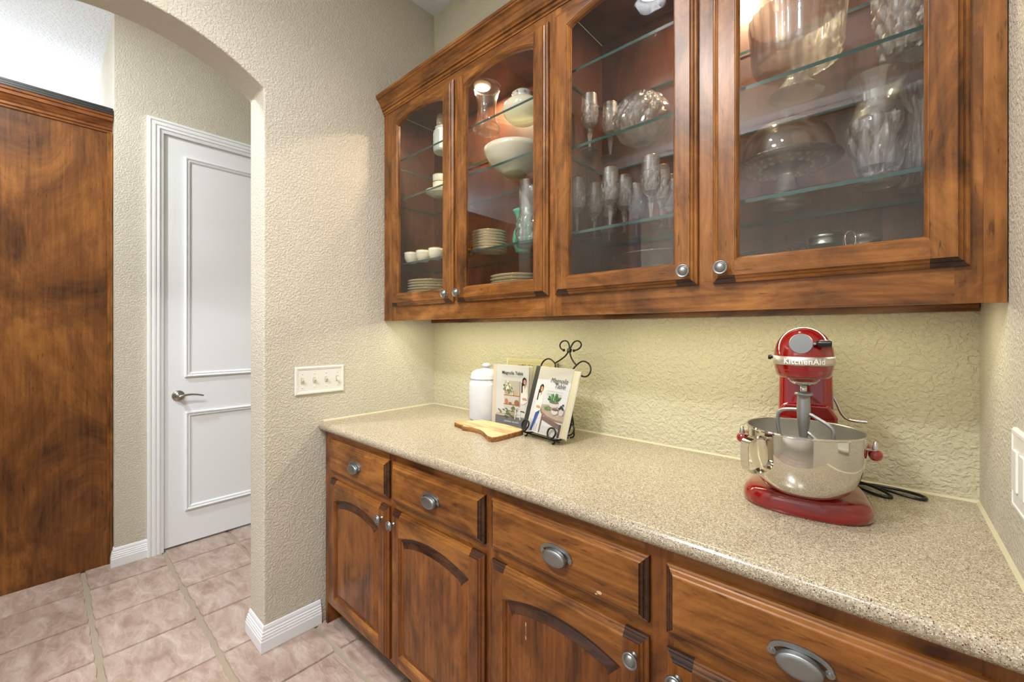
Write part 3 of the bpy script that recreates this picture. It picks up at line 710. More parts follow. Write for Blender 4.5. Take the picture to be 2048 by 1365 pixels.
def woman(a, x, z, s, legs):
    # x,z = feet level centre of the torso; s = height unit
    skin, hair, shirt = (196, 148, 120), (44, 30, 26), (232, 228, 222)
    if legs:
        a.P([(x-.020*s, z+.62*s), (x+.10*s, z+.62*s), (x+.115*s, z+.52*s), (x+.02*s, z+.22*s), (x-.03*s, z+.0*s), (x-.10*s, z+.0*s), (x-.055*s, z+.30*s)], (44, 70, 140))
        a.P([(x+.03*s, z+.5*s), (x+.10*s, z+.45*s), (x+.03*s, z+.2*s), (x-.03*s, z+.22*s)], (64, 94, 166))
    a.E(x+.0*s, z+1.20*s, .082*s, .115*s, hair); a.P([(x-.075*s, z+1.2*s), (x+.02*s, z+1.22*s), (x+.0*s, z+.88*s), (x-.045*s, z+.84*s), (x-.095*s, z+.92*s)], hair)
    a.P([(x-.10*s, z+1.02*s), (x+.0*s, z+1.08*s), (x+.12*s, z+1.02*s), (x+.15*s, z+.80*s), (x+.13*s, z+.60*s), (x-.03*s, z+.50*s), (x-.12*s, z+.56*s)], shirt)
    a.P([(x-.02*s, z+1.08*s), (x+.06*s, z+1.08*s), (x+.03*s, z+.96*s)], skin)
    a.P([(x-.10*s, z+1.16*s), (x-.055*s, z+1.14*s), (x-.05*s, z+.86*s), (x-.10*s, z+.84*s)], hair)
    a.E(x+.018*s, z+1.18*s, .052*s, .078*s, skin); a.P([(x-.04*s, z+1.25*s), (x+.01*s, z+1.31*s), (x+.075*s, z+1.26*s), (x+.06*s, z+1.23*s), (x+.02*s, z+1.25*s)], hair)
    a.E(x+.03*s, z+1.145*s, .018*s, .006*s, (240, 232, 228), 8)
    a.E(x+.002*s, z+1.195*s, .007*s, .004*s, (50, 36, 30), 8); a.E(x+.04*s, z+1.195*s, .007*s, .004*s, (50, 36, 30), 8)
    a.P([(x-.06*s, z+.70*s), (x+.06*s, z+.71*s), (x+.12*s, z+.67*s), (x+.11*s, z+.63*s), (x-.05*s, z+.64*s)], skin)
random.seed(3)
# book B: on the iron stand
b2 = book('cookbook', 'grey-white cookbook with black spine band propped on the iron stand', .2076, .257, .039, (214, 214, 212), (38, 40, 40), .024, (-1.0725, 1.2629, .9405, -.1818, .312))
a = Art(); w0, w1, h_ = .0245, .2070, .257
a.R(w0, 0, w1, h_-.0008, (212, 213, 214)); a.R(w0, .205, w1, h_-.001, (196, 192, 182))
for z in (.055, .085, .115, .145, .175, .205): a.R(.10, z, w1, z+.0006, (188, 190, 192))
a.P([(.075, .098), (.10, .080), (.15, .068), (w1, .066), (w1, .054), (.16, .055), (.11, .064), (.085, .076), (.075, .088)], (140, 116, 104))
a.P([(.070, .108), (.11, .112), (.16, .110), (w1, .104), (w1, .062), (.17, .062), (.12, .070), (.09, .083)], (176, 158, 144))
a.R(.092, .004, .100, .072, (112, 90, 84)); a.P([(.10, .066), (.19, .050), (w1-.003, .048), (w1-.003, .030), (.19, .030), (.10, .052)], (122, 98, 92)); a.R(.193, .002, w1-.002, .05, (92, 72, 68))
a.R(.104, .004, .190, .032, (196, 196, 192))
for k in range(5): a.R(.036+.010*k, .004, .0372+.010*k, .05-.004*k, (54, 44, 40))
woman(a, .060, .004, .139, True)
a.E(.143, .118, .026, .014, (204, 200, 194)); a.R(.117, .118, .169, .124, (204, 200, 194)); a.E(.143, .124, .026, .006, (120, 104, 90))
for k in range(26):
    an = random.uniform(.15, pi-.15); rr = random.uniform(.010, .034); a.E(.143+rr*cos(an)*.95, .126+rr*sin(an)*.8, .0085, .0038, random.choice(((70, 118, 62), (98, 148, 82), (52, 92, 50))), 8, an)
for k in range(14): a.E(.110+random.uniform(-.018, .018), .098+random.uniform(-.006, .006), .007, .0022, random.choice(((84, 122, 66), (110, 142, 88))), 8, random.uniform(-.8, .8))
a.E(.158, .090, .017, .011, (206, 202, 198)); a.E(.158, .098, .017, .005, (112, 92, 88))
a.E(.192, .092, .012, .012, (190, 188, 188)); 
for k in range(8): a.E(.190+random.uniform(-.012, .012), .112+random.uniform(-.008, .008), .005, .004, (44, 50, 48), 8)
a.q.build('cover_print', b2)
letter(b2, 'title_lettering', 'Magnolia', .0260, .146, .198, m_ink, shear=.4); letter(b2, 'title_lettering', 'Table', .0260, .156, .178, m_ink, shear=.4)
letter(b2, 'subtitle_lettering', 'A COLLECTION OF RECIPES FOR GATHERING', .0044, .138, .162, m_inkg); letter(b2, 'author_lettering', 'JOANNA GAINES', .0088, .138, .149, m_inkg, space=1.25)
m = MB(); m.box(0, .003, .0, .2076, .0055, .2565, m_page)
# book A: standing behind the board
b1 = book('cookbook', 'cream-grey cookbook with beige spine band standing beside the canister', .200, .263, .030, (206, 204, 200), (186, 172, 156), .020, (-1.320, 1.345, .9145, .0384, .0543))
a = Art(); w0, w1 = .0205, .1995
a.R(w0, 0, w1, .2622, (208, 207, 206)); a.R(w0, .0, w1, .040, (112, 114, 118)); a.R(w0, .040, w1, .043, (132, 130, 128))
a.R(.068, .078, .158, .196, (190, 182, 168)); a.R(.068, .076, .158, .158-.02, (198, 192, 184)); a.R(.150, .078, .158, .196, (168, 156, 142))
a.R(.066, .130, .158, .1345, (164, 118, 76)); a.R(.066, .091, .158, .0955, (164, 118, 76))
a.E(.085, .146, .014, .012, (176, 152, 138))
for k in range(34): a.E(.086+random.gauss(0, .015), .166+random.gauss(0, .013), .0055, .0038, random.choice(((92, 112, 74), (226, 220, 196), (126, 142, 98), (238, 232, 214))), 8, random.uniform(0, 3))
for x_ in (.118, .127, .136, .146): a.R(x_, .1345, x_+.006, .150+random.uniform(0, .008), random.choice(((206, 196, 160), (172, 140, 90), (196, 176, 140))))
a.E(.140, .104, .013, .012, (150, 104, 70)); a.E(.082, .106, .009, .012, (176, 120, 84)); a.E(.104, .099, .010, .005, (150, 96, 70)); a.E(.120, .099, .008, .004, (206, 186, 160))
woman(a, .178, .028, .142, False); a.P([(.160, .098), (.192, .098), (.196, .046), (.158, .046)], (214, 212, 208))
for k in range(40): a.E(.090+random.gauss(0, .028), .056+random.gauss(0, .008), .008, .003, random.choice(((96, 108, 62), (128, 134, 84), (72, 86, 52))), 8, random.uniform(-.6, .6))
for k in range(10): a.E(.128+random.gauss(0, .008), .078+random.gauss(0, .008), .006, .003, (94, 110, 64), 8, random.uniform(-.6, .6))
a.E(.055, .047, .028, .006, (190, 174, 150)); a.R(.112, .048, .136, .064, (168, 150, 116))
a.R(.132, .082, .166, .0855, (226, 226, 226)); 
for x_ in (.137, .156): a.P([(x_, .082), (x_+.004, .082), (x_+.004+(x_-.147)*.5, .034), (x_+(x_-.147)*.5, .034)], (226, 226, 226))
a.R(.134, .056, .164, .059, (220, 220, 220))
a.q.build('cover_print', b1)
letter(b1, 'title_lettering', 'Magnolia Table', .0195, .112, .224, m_ink, offset=.0003); letter(b1, 'subtitle_lettering', 'A COLLECTION OF RECIPES FOR GATHERING, VOLUME TWO', .0040, .112, .2135, m_inkg)
letter(b1, 'author_lettering', 'JOANNA GAINES', .0085, .115, .018, m_inkw, space=1.3)
a = Art(); a.R(.068, .2105, .156, .2109, (120, 118, 114)); a.q.build('cover_rule', b1)
# wide pale book leaning at the wall
b3 = book('cookbook', 'wide pale yellow book leaning on the back wall behind the others', .272, .285, .022, (226, 216, 168), (222, 212, 166), .006, (-1.326, 1.440, .9145, .0, .05))
a = Art(); a.R(.01, .27, .264, .2705, (186, 170, 110)); a.R(.01, .01, .0106, .27, (186, 170, 110))
for k in range(12): a.E(.06+random.random()*.2, .256+random.uniform(-.004, .004), .007, .004, random.choice(((150, 140, 60), (196, 170, 90), (120, 128, 70))), 8, random.random())
a.q.build('cover_print', b3)

# ------------------------------------------------------------------ iron book stand (drawn in the book's own tilted plane)
st = thing('book_stand', 'black wrought iron scroll cookbook stand holding the front book', 'stand'); place(st, -1.0725, 1.2629, .9405, -.1818, .312)
T = lambda pts, y: [(p[0], y, p[1]) for p in pts]
def sc(name, pts, y, r=.0031, sm=2, balls=()):
    q = MB(); q.tube(T(pts, y) if len(pts[0]) == 2 else pts, r, m_iron, 8, smoothp=sm)
    for b in balls: q.sphere((b[0], y, b[1]), .0058, m_iron, 12)
    return q.build(name, st)
YK = .0465
sc('top_scroll', [(.112, .340), (.1104, .352), (.103, .366), (.0914, .3768), (.0737, .3798), (.0564, .3725), (.0525, .358), (.0653, .3439), (.0824, .3391)], YK, balls=[(.0824, .3391)])
sc('top_scroll', [(.1145, .340), (.1183, .3579), (.1269, .3757), (.1482, .381), (.1666, .3713), (.1714, .3594), (.1607, .3453), (.1376, .3393)], YK, balls=[(.1376, .3393)])
q = MB(); q.box(.105, YK-.006, .332, .1215, YK+.006, .347, m_iron); q.build('collar', st, bevel=.002)
sc('upright', [(.1105, .3383), (.102, .3186), (.0791, .2999), (.050, .2839)], YK); sc('upright', [(.1155, .338), (.1261, .3163), (.1457, .2966), (.165, .2842)], YK)
sc('side_scroll', [(.064, .02), (.062, .18), (.0602, .2668), (.0468, .2856), (.0199, .2985), (-.0013, .3003), (-.0232, .2869), (-.030, .268), (-.0252, .2462), (-.008, .236), (.008, .242)], YK)
sc('side_scroll', [(.152, .02), (.150, .18), (.1521, .2596), (.1609, .2755), (.1853, .2982), (.206, .3011), (.2298, .2916), (.2452, .2731), (.2411, .2502), (.223, .2405), (.205, .2439)], YK)
# ledge and front loops
def G(x, y, wz):   # stand-local point whose world height is wz above the counter
    return (x, y, ((wz+.914-.9405)+y*sin(.312))/cos(.312))
sc('ledge_bar', [(.022, YK, .0), (.022, .02, -.008), (.022, -.008, -.010), (.030, -.0125, -.004)], 0, sm=1)
sc('ledge_bar', [(.176, YK, .0), (.176, .02, -.008), (.176, -.008, -.010), (.178, -.0125, -.006)], 0, sm=1)
sc('cross_bar', [(-.0, .012, -.010), (.10, .012, -.0105), (.200, .012, -.010)], 0, sm=0)
sc('cross_bar', [(.0, YK, .012), (.10, YK, .012), (.205, YK, .012)], 0, sm=0)
sc('front_loop', [(.035, -.006), (.0163, .0003), (.0081, .0122), (.0106, .0295), (.0281, .0385), (.0459, .0322), (.0492, .0162), (.0356, -.0028), (.028, -.008)], -.0135, r=.0034)
sc('front_loop', [(.179, -.010), (.1629, -.0039), (.1553, .0164), (.164, .0311), (.1858, .0329), (.2001, .0187), (.1924, -.0011), (.176, -.010)], -.0135, r=.0034)
for x_ in (.022, .176):
    sc('foot', [(x_, .012, -.010), G(x_, .014, .012), G(x_, .012, .0035), G(x_, .004, .0035)], 0, r=.003, sm=1)
for x_ in (.064, .152):
    sc('rear_leg', [(x_, YK, .16), G(x_, .105, .08), G(x_, .135, .010), G(x_, .130, .0035), G(x_, .115, .0035)], 0, r=.003, sm=2)
sc('rear_scroll', [(.196, YK, .115), (.205, YK, .075), (.2055, YK, .045), (.196, YK, .02), (.192, YK, .005)], 0)
sc('rear_scroll', [(.200, YK, .060), (.2129, YK, .0625), (.2255, YK, .052), (.2245, YK, .033), (.212, YK, .022), (.196, YK, .018)], 0)

# ------------------------------------------------------------------ stand mixer (faces -Y)
mx = thing('stand_mixer', 'red enamel bowl-lift stand mixer with a polished steel bowl', 'mixer', (-.140, 1.15, .914), .085)
def mbx(): return MB()
# base: rounded slab, wide in front
def basering(k, z):
    ps = []
    for i in range(64):
        a = 2*pi*i/64; c, s = cos(a), sin(a)
        n_ = 2.5; rx = .125; 
        x = rx*abs(c)**(2/n_)*(1 if c > 0 else -1)
        if s < 0: y = -.084*abs(s)**(2/2.3)
        else: y = .235*abs(s)**(2/3.2); 
        if y > .0: x *= 1-.22*min(1, y/.235)**1.3
        ps.append((x*(1-k/.124), (y+.045-.045)*(1-k/.16)+.04, z))
    return ps
q = MB(); q.rings([basering(.006, 0), basering(.001, .004), basering(0, .014), basering(.001, .026), basering(.006, .036), basering(.014, .042), basering(.03, .046), basering(.06, .048)], m_red, cap0=True, cap1=True); q.build('base', mx, auto=False)
def rbox(q, x0, x1, y0, y1, z0, z1, mat, r=.02, top=1., n=6):
    def ring(z, k):
        cxm = (x0+x1)/2; pts = []
        for (cx_, cy_, a0) in ((x1-r, y1-r, 0), (x0+r, y1-r, pi/2), (x0+r, y0+r, pi), (x1-r, y0+r, 3*pi/2)):
            for i in range(n+1):
                a = a0+pi/2*i/n; pts.append((cxm+(cx_+r*cos(a)-cxm)*k, cy_+r*sin(a), z))
        return pts
    q.rings([ring(z0, 1), ring(z1, top)], mat, cap0=True, cap1=True)
# column
q = MB(); rbox(q, -.066, .060, .155, .265, .030, .33, m_red, .025, .90); q.build('column', mx, auto=True)
# bowl-lift carriage
q = MB(); q.prism([(-.064, .06), (.064, .06), (.064, .198), (.046, .226), (-.046, .226), (-.064, .198)], .135, .20, m_red, 'Y'); q.build('lift_carriage', mx, bevel=.006, seg=3)
for s_ in (-1, 1):
    q = MB(); q.box(s_*.0525-.0035, .172, .14, s_*.0525+.0035, .215, .262, m_alu); q.build('side_rail', mx, bevel=.001)
# bowl arms and pins
for s_ in (-1, 1):
    q = MB(); q.tube([(s_*.055, .150, .150), (s_*.085, .130, .150), (s_*.112, .085, .150), (s_*.124, .03, .150), (s_*.124, .008, .150)], lambda t: .0105, m_red, 12, smoothp=2)
    q.sphere((s_*.124, .004, .150), .0125, m_red, 16)
    arm = q.build('bowl_arm', mx)
    q = MB(); q.lathe([(.006, .150), (.006, .166), (.0045, .172), (.0035, .177), (.0001, .178)], m_chrome, 14, (s_*.124, .004, 0)); q.build('pin', arm)
# bowl
q = MB()
prof = [(.0001, .0485), (.046, .0485), (.052, .049), (.070, .055), (.084, .065), (.095, .082), (.103, .106), (.1095, .130), (.1105, .160), (.1105, .186), (.1135, .1875), (.1145, .190), (.1135, .1925), (.1105, .192)]
q.lathe(prof, m_steel, 72, cap=False)
q.lathe([(.1105, .192), (.1090, .190), (.1090, .160), (.108, .130), (.101, .106), (.093, .084), (.082, .068), (.068, .059), (.0001, .053)], m_steelin, 72, cap=False)
bowl = q.build('bowl', mx, auto=True)
# ear brackets to the pins
for s_ in (-1, 1):
    q = MB(); q.box(s_*.117-.008, -.004, .1595, s_*.117+.008, .012, .161, m_steel); q.build('bowl_ear', bowl, bevel=.001)
# strap handle
ha = radians(228); hx, hy = cos(ha), sin(ha)
q = MB(); path = [(.1100, .172), (.122, .176), (.146, .172), (.154, .162), (.152, .112), (.146, .101), (.122, .098), (.108, .103)]
P_ = [Vector((p[0], 0, p[1])) for p in path]
for _ in range(2):
    Q = [P_[0]]
    for i in range(len(P_)-1): Q += [P_[i]*.75+P_[i+1]*.25, P_[i]*.25+P_[i+1]*.75]
    P_ = Q+[P_[-1]]
def hring(p, w_, t_):
    out_ = []
    for dx, dt in ((-1, -1), (1, -1), (1, 1), (-1, 1)):
        r_ = p.x+dt*t_; out_.append((hx*r_-hy*dx*w_, hy*r_+hx*dx*w_, p.z))
    return out_
rg = []
for i, p in enumerate(P_):
    d = (P_[min(i+1, len(P_)-1)]-P_[max(i-1, 0)]).normalized(); nrm = Vector((d.z, 0, -d.x)); ring = []
    for dx, dt in ((-1, -1), (1, -1), (1, 1), (-1, 1)):
        r_ = p.x+nrm.x*dt*.0012; z_ = p.z+nrm.z*dt*.0012; ring.append((hx*r_-hy*dx*.0115, hy*r_+hx*dx*.0115, z_))
    rg.append(ring)
q.rings(rg, m_steel, cap0=True, cap1=True, smooth=False); q.build('handle', bowl)
# head: stadium loft, radius by height
def rad(z):
    zc_ = .349
    if z >= zc_: return .0565*sqrt(max(0, 1-((z-zc_)/.0705)**2.2))
    return .0565-.0045*((zc_-z)/.04)**1.5
def stadium(r_, z, y0=-.020, y1=.235, n=20):
    pts = []
    for i in range(n+1): a = pi+pi*i/n; pts.append((r_*cos(a), y0+r_*sin(a), z))
    for i in range(n+1): a = pi*i/n; pts.append((.84*r_*cos(a), y1+.8*r_*sin(a), z))
    return pts
zs = [.3075, .3078, .3095, .313, .319, .3245, .325, .3265, .327, .335, .342, .349, .357, .365, .373, .381, .389, .396, .402, .408, .412, .4155, .418, .4193]
q = MB(); R = []
for z in zs:
    r_ = rad(z)
    if z < .319: r_ -= {.3075: .012, .3078: .0065, .3095: .003, .313: .001}.get(z, 0)
    if z <= .3250: r_ -= .0008
    R.append(stadium(r_, z))
q.rings(R, m_red, cap0=True, cap1=True); head = q.build('head', mx)
# silver band with the maker's lettering
q = MB(); R = [stadium(rad(.342)+dr, z) for dr, z in ((-.001, .3365), (.0012, .3368), (.0014, .346), (.0012, .3552), (-.001, .3555))]
q.rings(R, m_silver); band = q.build('trim_band', head)
me = text_mesh('KitchenAid', .0165, offset=.00035, space=1.04); me.materials.clear(); me.materials.append(m_chrome)
bm = bmesh.new(); bm.from_mesh(me); bmesh.ops.subdivide_edges(bm, edges=[e for e in bm.edges if e.calc_length() > .003], cuts=1); bm.to_mesh(me); bm.free()
me.materials[0] = simple('band_letters', (236, 234, 228), .5)
for v in me.vertices:
    ang = (v.co.x+.004)/.058; rr = .0592
    v.co = Vector((rr*sin(ang), -.020-rr*cos(ang), .3403+v.co.y))
o = bpy.data.objects.new('brand_lettering', me); COL.objects.link(o); o.parent = band
# attachment hub
q = MB(); q.lathe([(.020, -.01), (.0215, .004), (.0215, .0085), (.0205, .0105), (.0001, .0108)], m_alu, 36, (0, 0, 0), 'Y'); hub = q.build('hub_cap', head, auto=True); hub.location = (-.002, -.066, .3835)
q = MB(); q.lathe([(.003, .012), (.003, .020)], m_chrome, 12, (0, -.0, 0), 'X'); q.lathe([(.004, .018), (.0065, .021), (.0075, .026), (.0078, .043), (.0065, .0445), (.0001, .045)], m_blackpl, 18, (0, 0, 0), 'X')
kn = q.build('hub_knob', head, auto=True); kn.location = (.006, -.070, .384)
for s_ in (-1,):
    q = MB(); q.lathe([(.0035, 0), (.0035, -.006), (.0058, -.007), (.0058, -.013), (.0001, -.0132)], m_blackpl, 14, (0, 0, 0), 'X'); k_ = q.build('speed_lever', head, auto=True); k_.location = (-.0555, .0, .350)
# planetary, shaft, beater
q = MB(); q.lathe([(.032, .308), (.030, .300), (.018, .290), (.0001, .290)], m_red, 32, cap=False); q.lathe([(.026, .3005), (.0265, .296), (.017, .2885), (.0001, .288)], m_chrome, 32, cap=False); q.build('planetary_hub', head)
q = MB(); q.lathe([(.0065, .292), (.0065, .262), (.0001, .262)], m_chrome, 18); q.build('drive_shaft', head)
bt = MB()
bt.lathe([(.0001, .273), (.014, .273), (.0175, .270), (.0175, .2665), (.012, .264), (.0125, .255), (.0135, .235), (.012, .205), (.008, .170), (.006, .140), (.005, .10), (.0001, .098)], m_alu, 24, cap=False)
def flat(pts, w_=.0045, t_=.0035):
    bt.tube(pts, .0042, m_alu, 8, smoothp=1)
br = radians(-14); bx, by = cos(br), sin(br)
W = lambda r_, z: (r_*bx, r_*by, z)
flat([W(-.008, .232), W(-.030, .230), W(-.046, .226), W(-.052, .215), W(-.0525, .19), W(-.048, .165), W(-.040, .14), W(-.025, .115), W(0, .10)])
flat([W(.008, .226), W(.030, .214), W(.046, .205), W(.054, .198), W(.056, .185), W(.052, .160), W(.042, .135), W(.025, .112), W(0, .10)])
flat([W(.004, .186), W(.046, .150)]); flat([W(-.002, .160), W(-.040, .135)])
bt.build('flat_beater', mx)
# crank of the bowl lift
q = MB(); q.tube([(.046, .18, .258), (.055, .18, .246), (.064, .18, .225), (.070, .18, .206), (.080, .18, .192), (.094, .18, .188), (.122, .18, .188)], .0036, m_chrome, 10, smoothp=2); q.build('lift_crank', mx)
# power cord
cz = .9185
q = MB(); q.tube([(-.115, 1.40, .95), (-.095, 1.425, .93), (-.06, 1.45, cz), (-.02, 1.465, cz), (.03, 1.462, cz), (.066, 1.445, cz), (.075, 1.425, cz), (.062, 1.408, cz), (.02, 1.415, cz+.002), (-.03, 1.435, cz+.006), (-.065, 1.44, cz+.008)], .0036, m_blackpl, 8, smoothp=3)
q.tube([(-.065, 1.44, cz+.008), (-.03, 1.425, cz+.008), (.0, 1.40, cz+.004), (.012, 1.385, cz), (.004, 1.375, cz), (-.015, 1.378, cz), (-.045, 1.395, cz+.002), (-.075, 1.42, cz+.008)], .0036, m_blackpl, 8, smoothp=3)
for i, v in enumerate(q.v): q.v[i] = ((v[0]+.140)*cos(.085)+(v[1]-1.15)*sin(.085), -(v[0]+.140)*sin(.085)+(v[1]-1.15)*cos(.085), v[2]-.914)
q.build('power_cord', mx)

# ------------------------------------------------------------------ china and glass in the cabinets
def cutfn(n, zk, amp, z0, z1, kind='diamond'):
    def f(r_, z, t, i):
        if z < z0 or z > z1 or r_ < .004: return r_
        if kind == 'diamond': g = abs(sin(n*t/2+zk*z))*abs(sin(n*t/2-zk*z))
        elif kind == 'flute': g = abs(sin(n*t/2))
        elif kind == 'twist': g = abs(sin(n*t/2+zk*z))
        return r_*(1-amp+amp*g*1.6)
    return f
def densify(prof, step=.006):
    out_ = [prof[0]]
    for a, b in zip(prof, prof[1:]):
        L_ = math.hypot(b[0]-a[0], b[1]-a[1]); k = max(1, int(L_/step))
        for i in range(1, k+1): out_.append((a[0]+(b[0]-a[0])*i/k, a[1]+(b[1]-a[1])*i/k))
    return out_
def solo(mb, name, label, cat, loc, group=None, auto=False):
    if 'crystal' in name or name == 'rose_bowl': mb.s = [False]*len(mb.s)
    o = mb.build(name, auto=auto); o.location = loc; return tag(o, label, cat, group)

# plates
def plate_mb(R):
    q = MB(); q.lathe([(.0001, .0), (R*.55, 0), (R*.56, .003), (R*.72, .005), (R*.97, .0105), (R, .0122), (R*.985, .0138), (R*.72, .0080), (R*.60, .006), (.0001, .006)], m_china, 40, cap=False)
    q.lathe([(R*.990, .0122), (R*1.004, .0128), (R*.992, .0142), (R*.975, .0136)], m_gold, 40, wrap=True, cap=False); return q
def stack(R, loc, n, pitch, where, grp):
    p0 = plate_mb(R).build('plate')
    for i in range(n):
        o = p0 if i == 0 else p0.copy()
        if i: COL.objects.link(o)
        o.location = (loc[0]+random.uniform(-.001, .001), loc[1]+random.uniform(-.001, .001), loc[2]+i*pitch)
        pos = 'topmost' if i == n-1 else 'bottom' if i == 0 else ['', 'second', 'third', 'fourth', 'fifth', 'sixth', 'seventh', 'eighth', 'ninth', 'tenth', 'eleventh', 'twelfth', 'thirteenth'][i]
        tag(o, f'{pos} plate {"of" if pos in ("topmost", "bottom") else "up in"} the cream gold-rimmed stack {where}', 'plate', grp)
FLZ = ZU0+.0402
stack(.128, (-1.715, 1.322, FLZ), 12, .0132, 'on cabinet floor, first door', 'plates on the cabinet floor, first door')
stack(.128, (-1.125, 1.318, FLZ), 10, .0132, 'on cabinet floor, second door', 'plates on the cabinet floor, second door')
stack(.078, (-1.306, 1.318, SHZ[0][2]+.0005), 8, .0122, 'on lower shelf, second door', 'small plates on the lower shelf')
# cups
def cup():
    t = thing('teacup', '', 'cup')
    q = MB(); q.lathe([(.0001, 0), (.020, 0), (.021, .004), (.030, .012), (.0365, .026), (.038, .045), (.0385, .056), (.0370, .056), (.036, .045), (.034, .026), (.026, .013), (.0001, .007)], m_china, 32, cap=False); q.build('bowl', t)
    q = MB(); q.lathe([(.0372, .0552), (.0392, .0555), (.0388, .0578), (.0370, .0575)], m_gold, 32, wrap=True, cap=False); q.build('gold_rim', t)
    q = MB(); q.tube([(.036, 0, .047), (.050, 0, .049), (.057, 0, .040), (.054, 0, .026), (.044, 0, .016), (.034, 0, .016)], .0028, m_gold, 8, smoothp=2); q.build('handle', t)
    return t
c0 = cup(); z = SHZ[0][2]+.0005
c0.location = (-1.775, 1.238, z); c0.rotation_euler = (0, 0, .6); tag(c0, 'white gold-handled teacup, leftmost of the row behind the first door', 'cup', 'teacups on the lower shelf')
dup(c0, (-1.685, 1.244, z), 'white gold-handled teacup, second from left behind the first door', .6)
dup(c0, (-1.595, 1.250, z), 'white gold-handled teacup, third from left behind the first door', .6)
# saucers and two cups on the middle shelf
def saucer(R):
    q = MB(); q.lathe([(.0001, 0), (R*.45, 0), (R*.5, .003), (R*.97, .016), (R, .019), (R*.97, .0195), (R*.5, .006), (.0001, .004)], m_china, 36, cap=False); return q
for i in range(3): solo(saucer(.072), 'saucer', f'cream saucer under stacked cups on the middle shelf, {["lowest", "second", "top"][i]} of three', 'saucer', (-1.64, 1.31, SHZ[0][1]+.0005+.0055*i), 'saucers on the middle shelf')
dup(c0, (-1.64, 1.31, SHZ[0][1]+.017), 'lower of two stacked white teacups on the middle shelf', 2.8)['group'] = 'stacked teacups on the middle shelf'
dup(c0, (-1.64, 1.31, SHZ[0][1]+.053), 'upper of two stacked white teacups on the middle shelf', 2.8)['group'] = 'stacked teacups on the middle shelf'
# embossed jar
t = thing('lidded_jar', 'pale embossed glass jar on the upper shelf behind the first door', 'jar', (-1.585, 1.28, SHZ[0][0]+.0005))
q = MB(); q.lathe(densify([(.0001, 0), (.040, 0), (.044, .006), (.045, .085), (.043, .10), (.034, .108)]), m_milk, 48, fn=cutfn(24, 180, .05, .004, .10), cap=False); q.lathe([(.034, .108), (.033, .112), (.037, .115), (.037, .118), (.030, .122)], m_milk, 48, cap=False); q.build('jar', t)
q = MB(); q.lathe([(.030, .122), (.030, .175), (.0285, .176), (.028, .124)], m_clear, 32, wrap=True, cap=False); q.build('glass_chimney', t)
# hurricane glass
def wallp(prof, th=.0022):
    return prof+[(max(r_-th, .0001), z+(th if i == 0 else 0)) for i, (r_, z) in reversed(list(enumerate(prof)))]
q = MB(); pf = [(.0001, 0), (.045, 0), (.057, .006), (.058, .018), (.050, .035), (.0425, .055), (.039, .085), (.040, .115), (.046, .150), (.054, .180), (.060, .198)]
q.lathe(wallp(pf), m_thin, 48, cap=False); solo(q, 'hurricane_glass', 'clear flared hurricane glass glowing under the cabinet lamp', 'vase', (-1.282, 1.275, SHZ[0][0]+.0005))
# sugar bowl with floral rim
t = thing('sugar_bowl', 'cream round sugar bowl with floral neck on the upper shelf', 'bowl', (-1.105, 1.305, SHZ[0][0]+.0005))
q = MB(); q.lathe([(.0001, 0), (.050, 0), (.058, .006), (.076, .025), (.082, .045), (.076, .066), (.056, .084), (.042, .090)], m_china, 44, cap=False); q.build('body', t)
q = MB(); q.lathe([(.042, .090), (.0405, .096), (.044, .104), (.045, .110), (.036, .118), (.0001, .121)], m_milk, 44, cap=False); q.build('lid', t)
for k in range(9):
    an = k*.7; q2 = MB() if k == 0 else q2; q2.sphere((.0445*cos(an), .0445*sin(an), .104+.003*sin(k*2.3)), .0035, m_gold, 8)
q2.build('gold_flowers', t)
# serving bowl
q = MB(); q.lathe([(.0001, 0), (.050, 0), (.052, .006), (.080, .022), (.108, .050), (.124, .082), (.131, .100), (.127, .1005), (.119, .082), (.103, .053), (.076, .027), (.0001, .010)], m_china, 56, cap=False)
solo(q, 'serving_bowl', 'large cream serving bowl on the middle shelf behind the second door', 'bowl', (-1.165, 1.325, SHZ[0][1]+.0005))
# gold creamer
q = MB(); q.lathe([(.0001, 0), (.014, 0), (.016, .003), (.022, .012), (.024, .024), (.018, .036), (.0145, .042), (.019, .050), (.0175, .050), (.012, .042), (.0001, .01)], m_gold, 28, cap=False); q.tube([(.02, 0, .04), (.034, 0, .038), (.036, 0, .022), (.022, 0, .014)], .0022, m_gold, 8, smoothp=2)
solo(q, 'creamer', 'small gold creamer left of the small plate stack', 'jug', (-1.415, 1.30, SHZ[0][2]+.0005))
# green vase
q = MB(); pf = [(.0001, 0), (.034, 0), (.036, .004), (.034, .010), (.043, .030), (.0475, .055), (.044, .085), (.033, .115), (.029, .135), (.031, .155), (.040, .175), (.046, .183)]
q.lathe(wallp(pf, .004), m_green, 48, cap=False); solo(q, 'green_vase', 'glazed sea-green pottery vase behind the cut crystal pitcher', 'vase', (-1.165, 1.38, SHZ[0][2]+.0005))
# crystal pitcher
q = MB(); pf = densify([(.0001, 0), (.046, 0), (.052, .008), (.054, .03), (.054, .07), (.047, .105), (.040, .130), (.0385, .150), (.0385, .24), (.041, .262)])
q.lathe(pf+[(.038, .262), (.0355, .24), (.0355, .15), (.037, .13), (.044, .105), (.047, .07), (.047, .03), (.040, .014), (.0001, .012)], m_cryst, 60, fn=lambda r_, z_, t, i, n_=len(pf): cutfn(10, 60, .10, .006, .122)(r_, z_, t, i) if i < n_ else r_, cap=False, smooth=True)
solo(q, 'crystal_pitcher', 'tall clear pitcher with diamond-cut crystal base before the green vase', 'vase', (-1.068, 1.30, SHZ[0][2]+.0005))
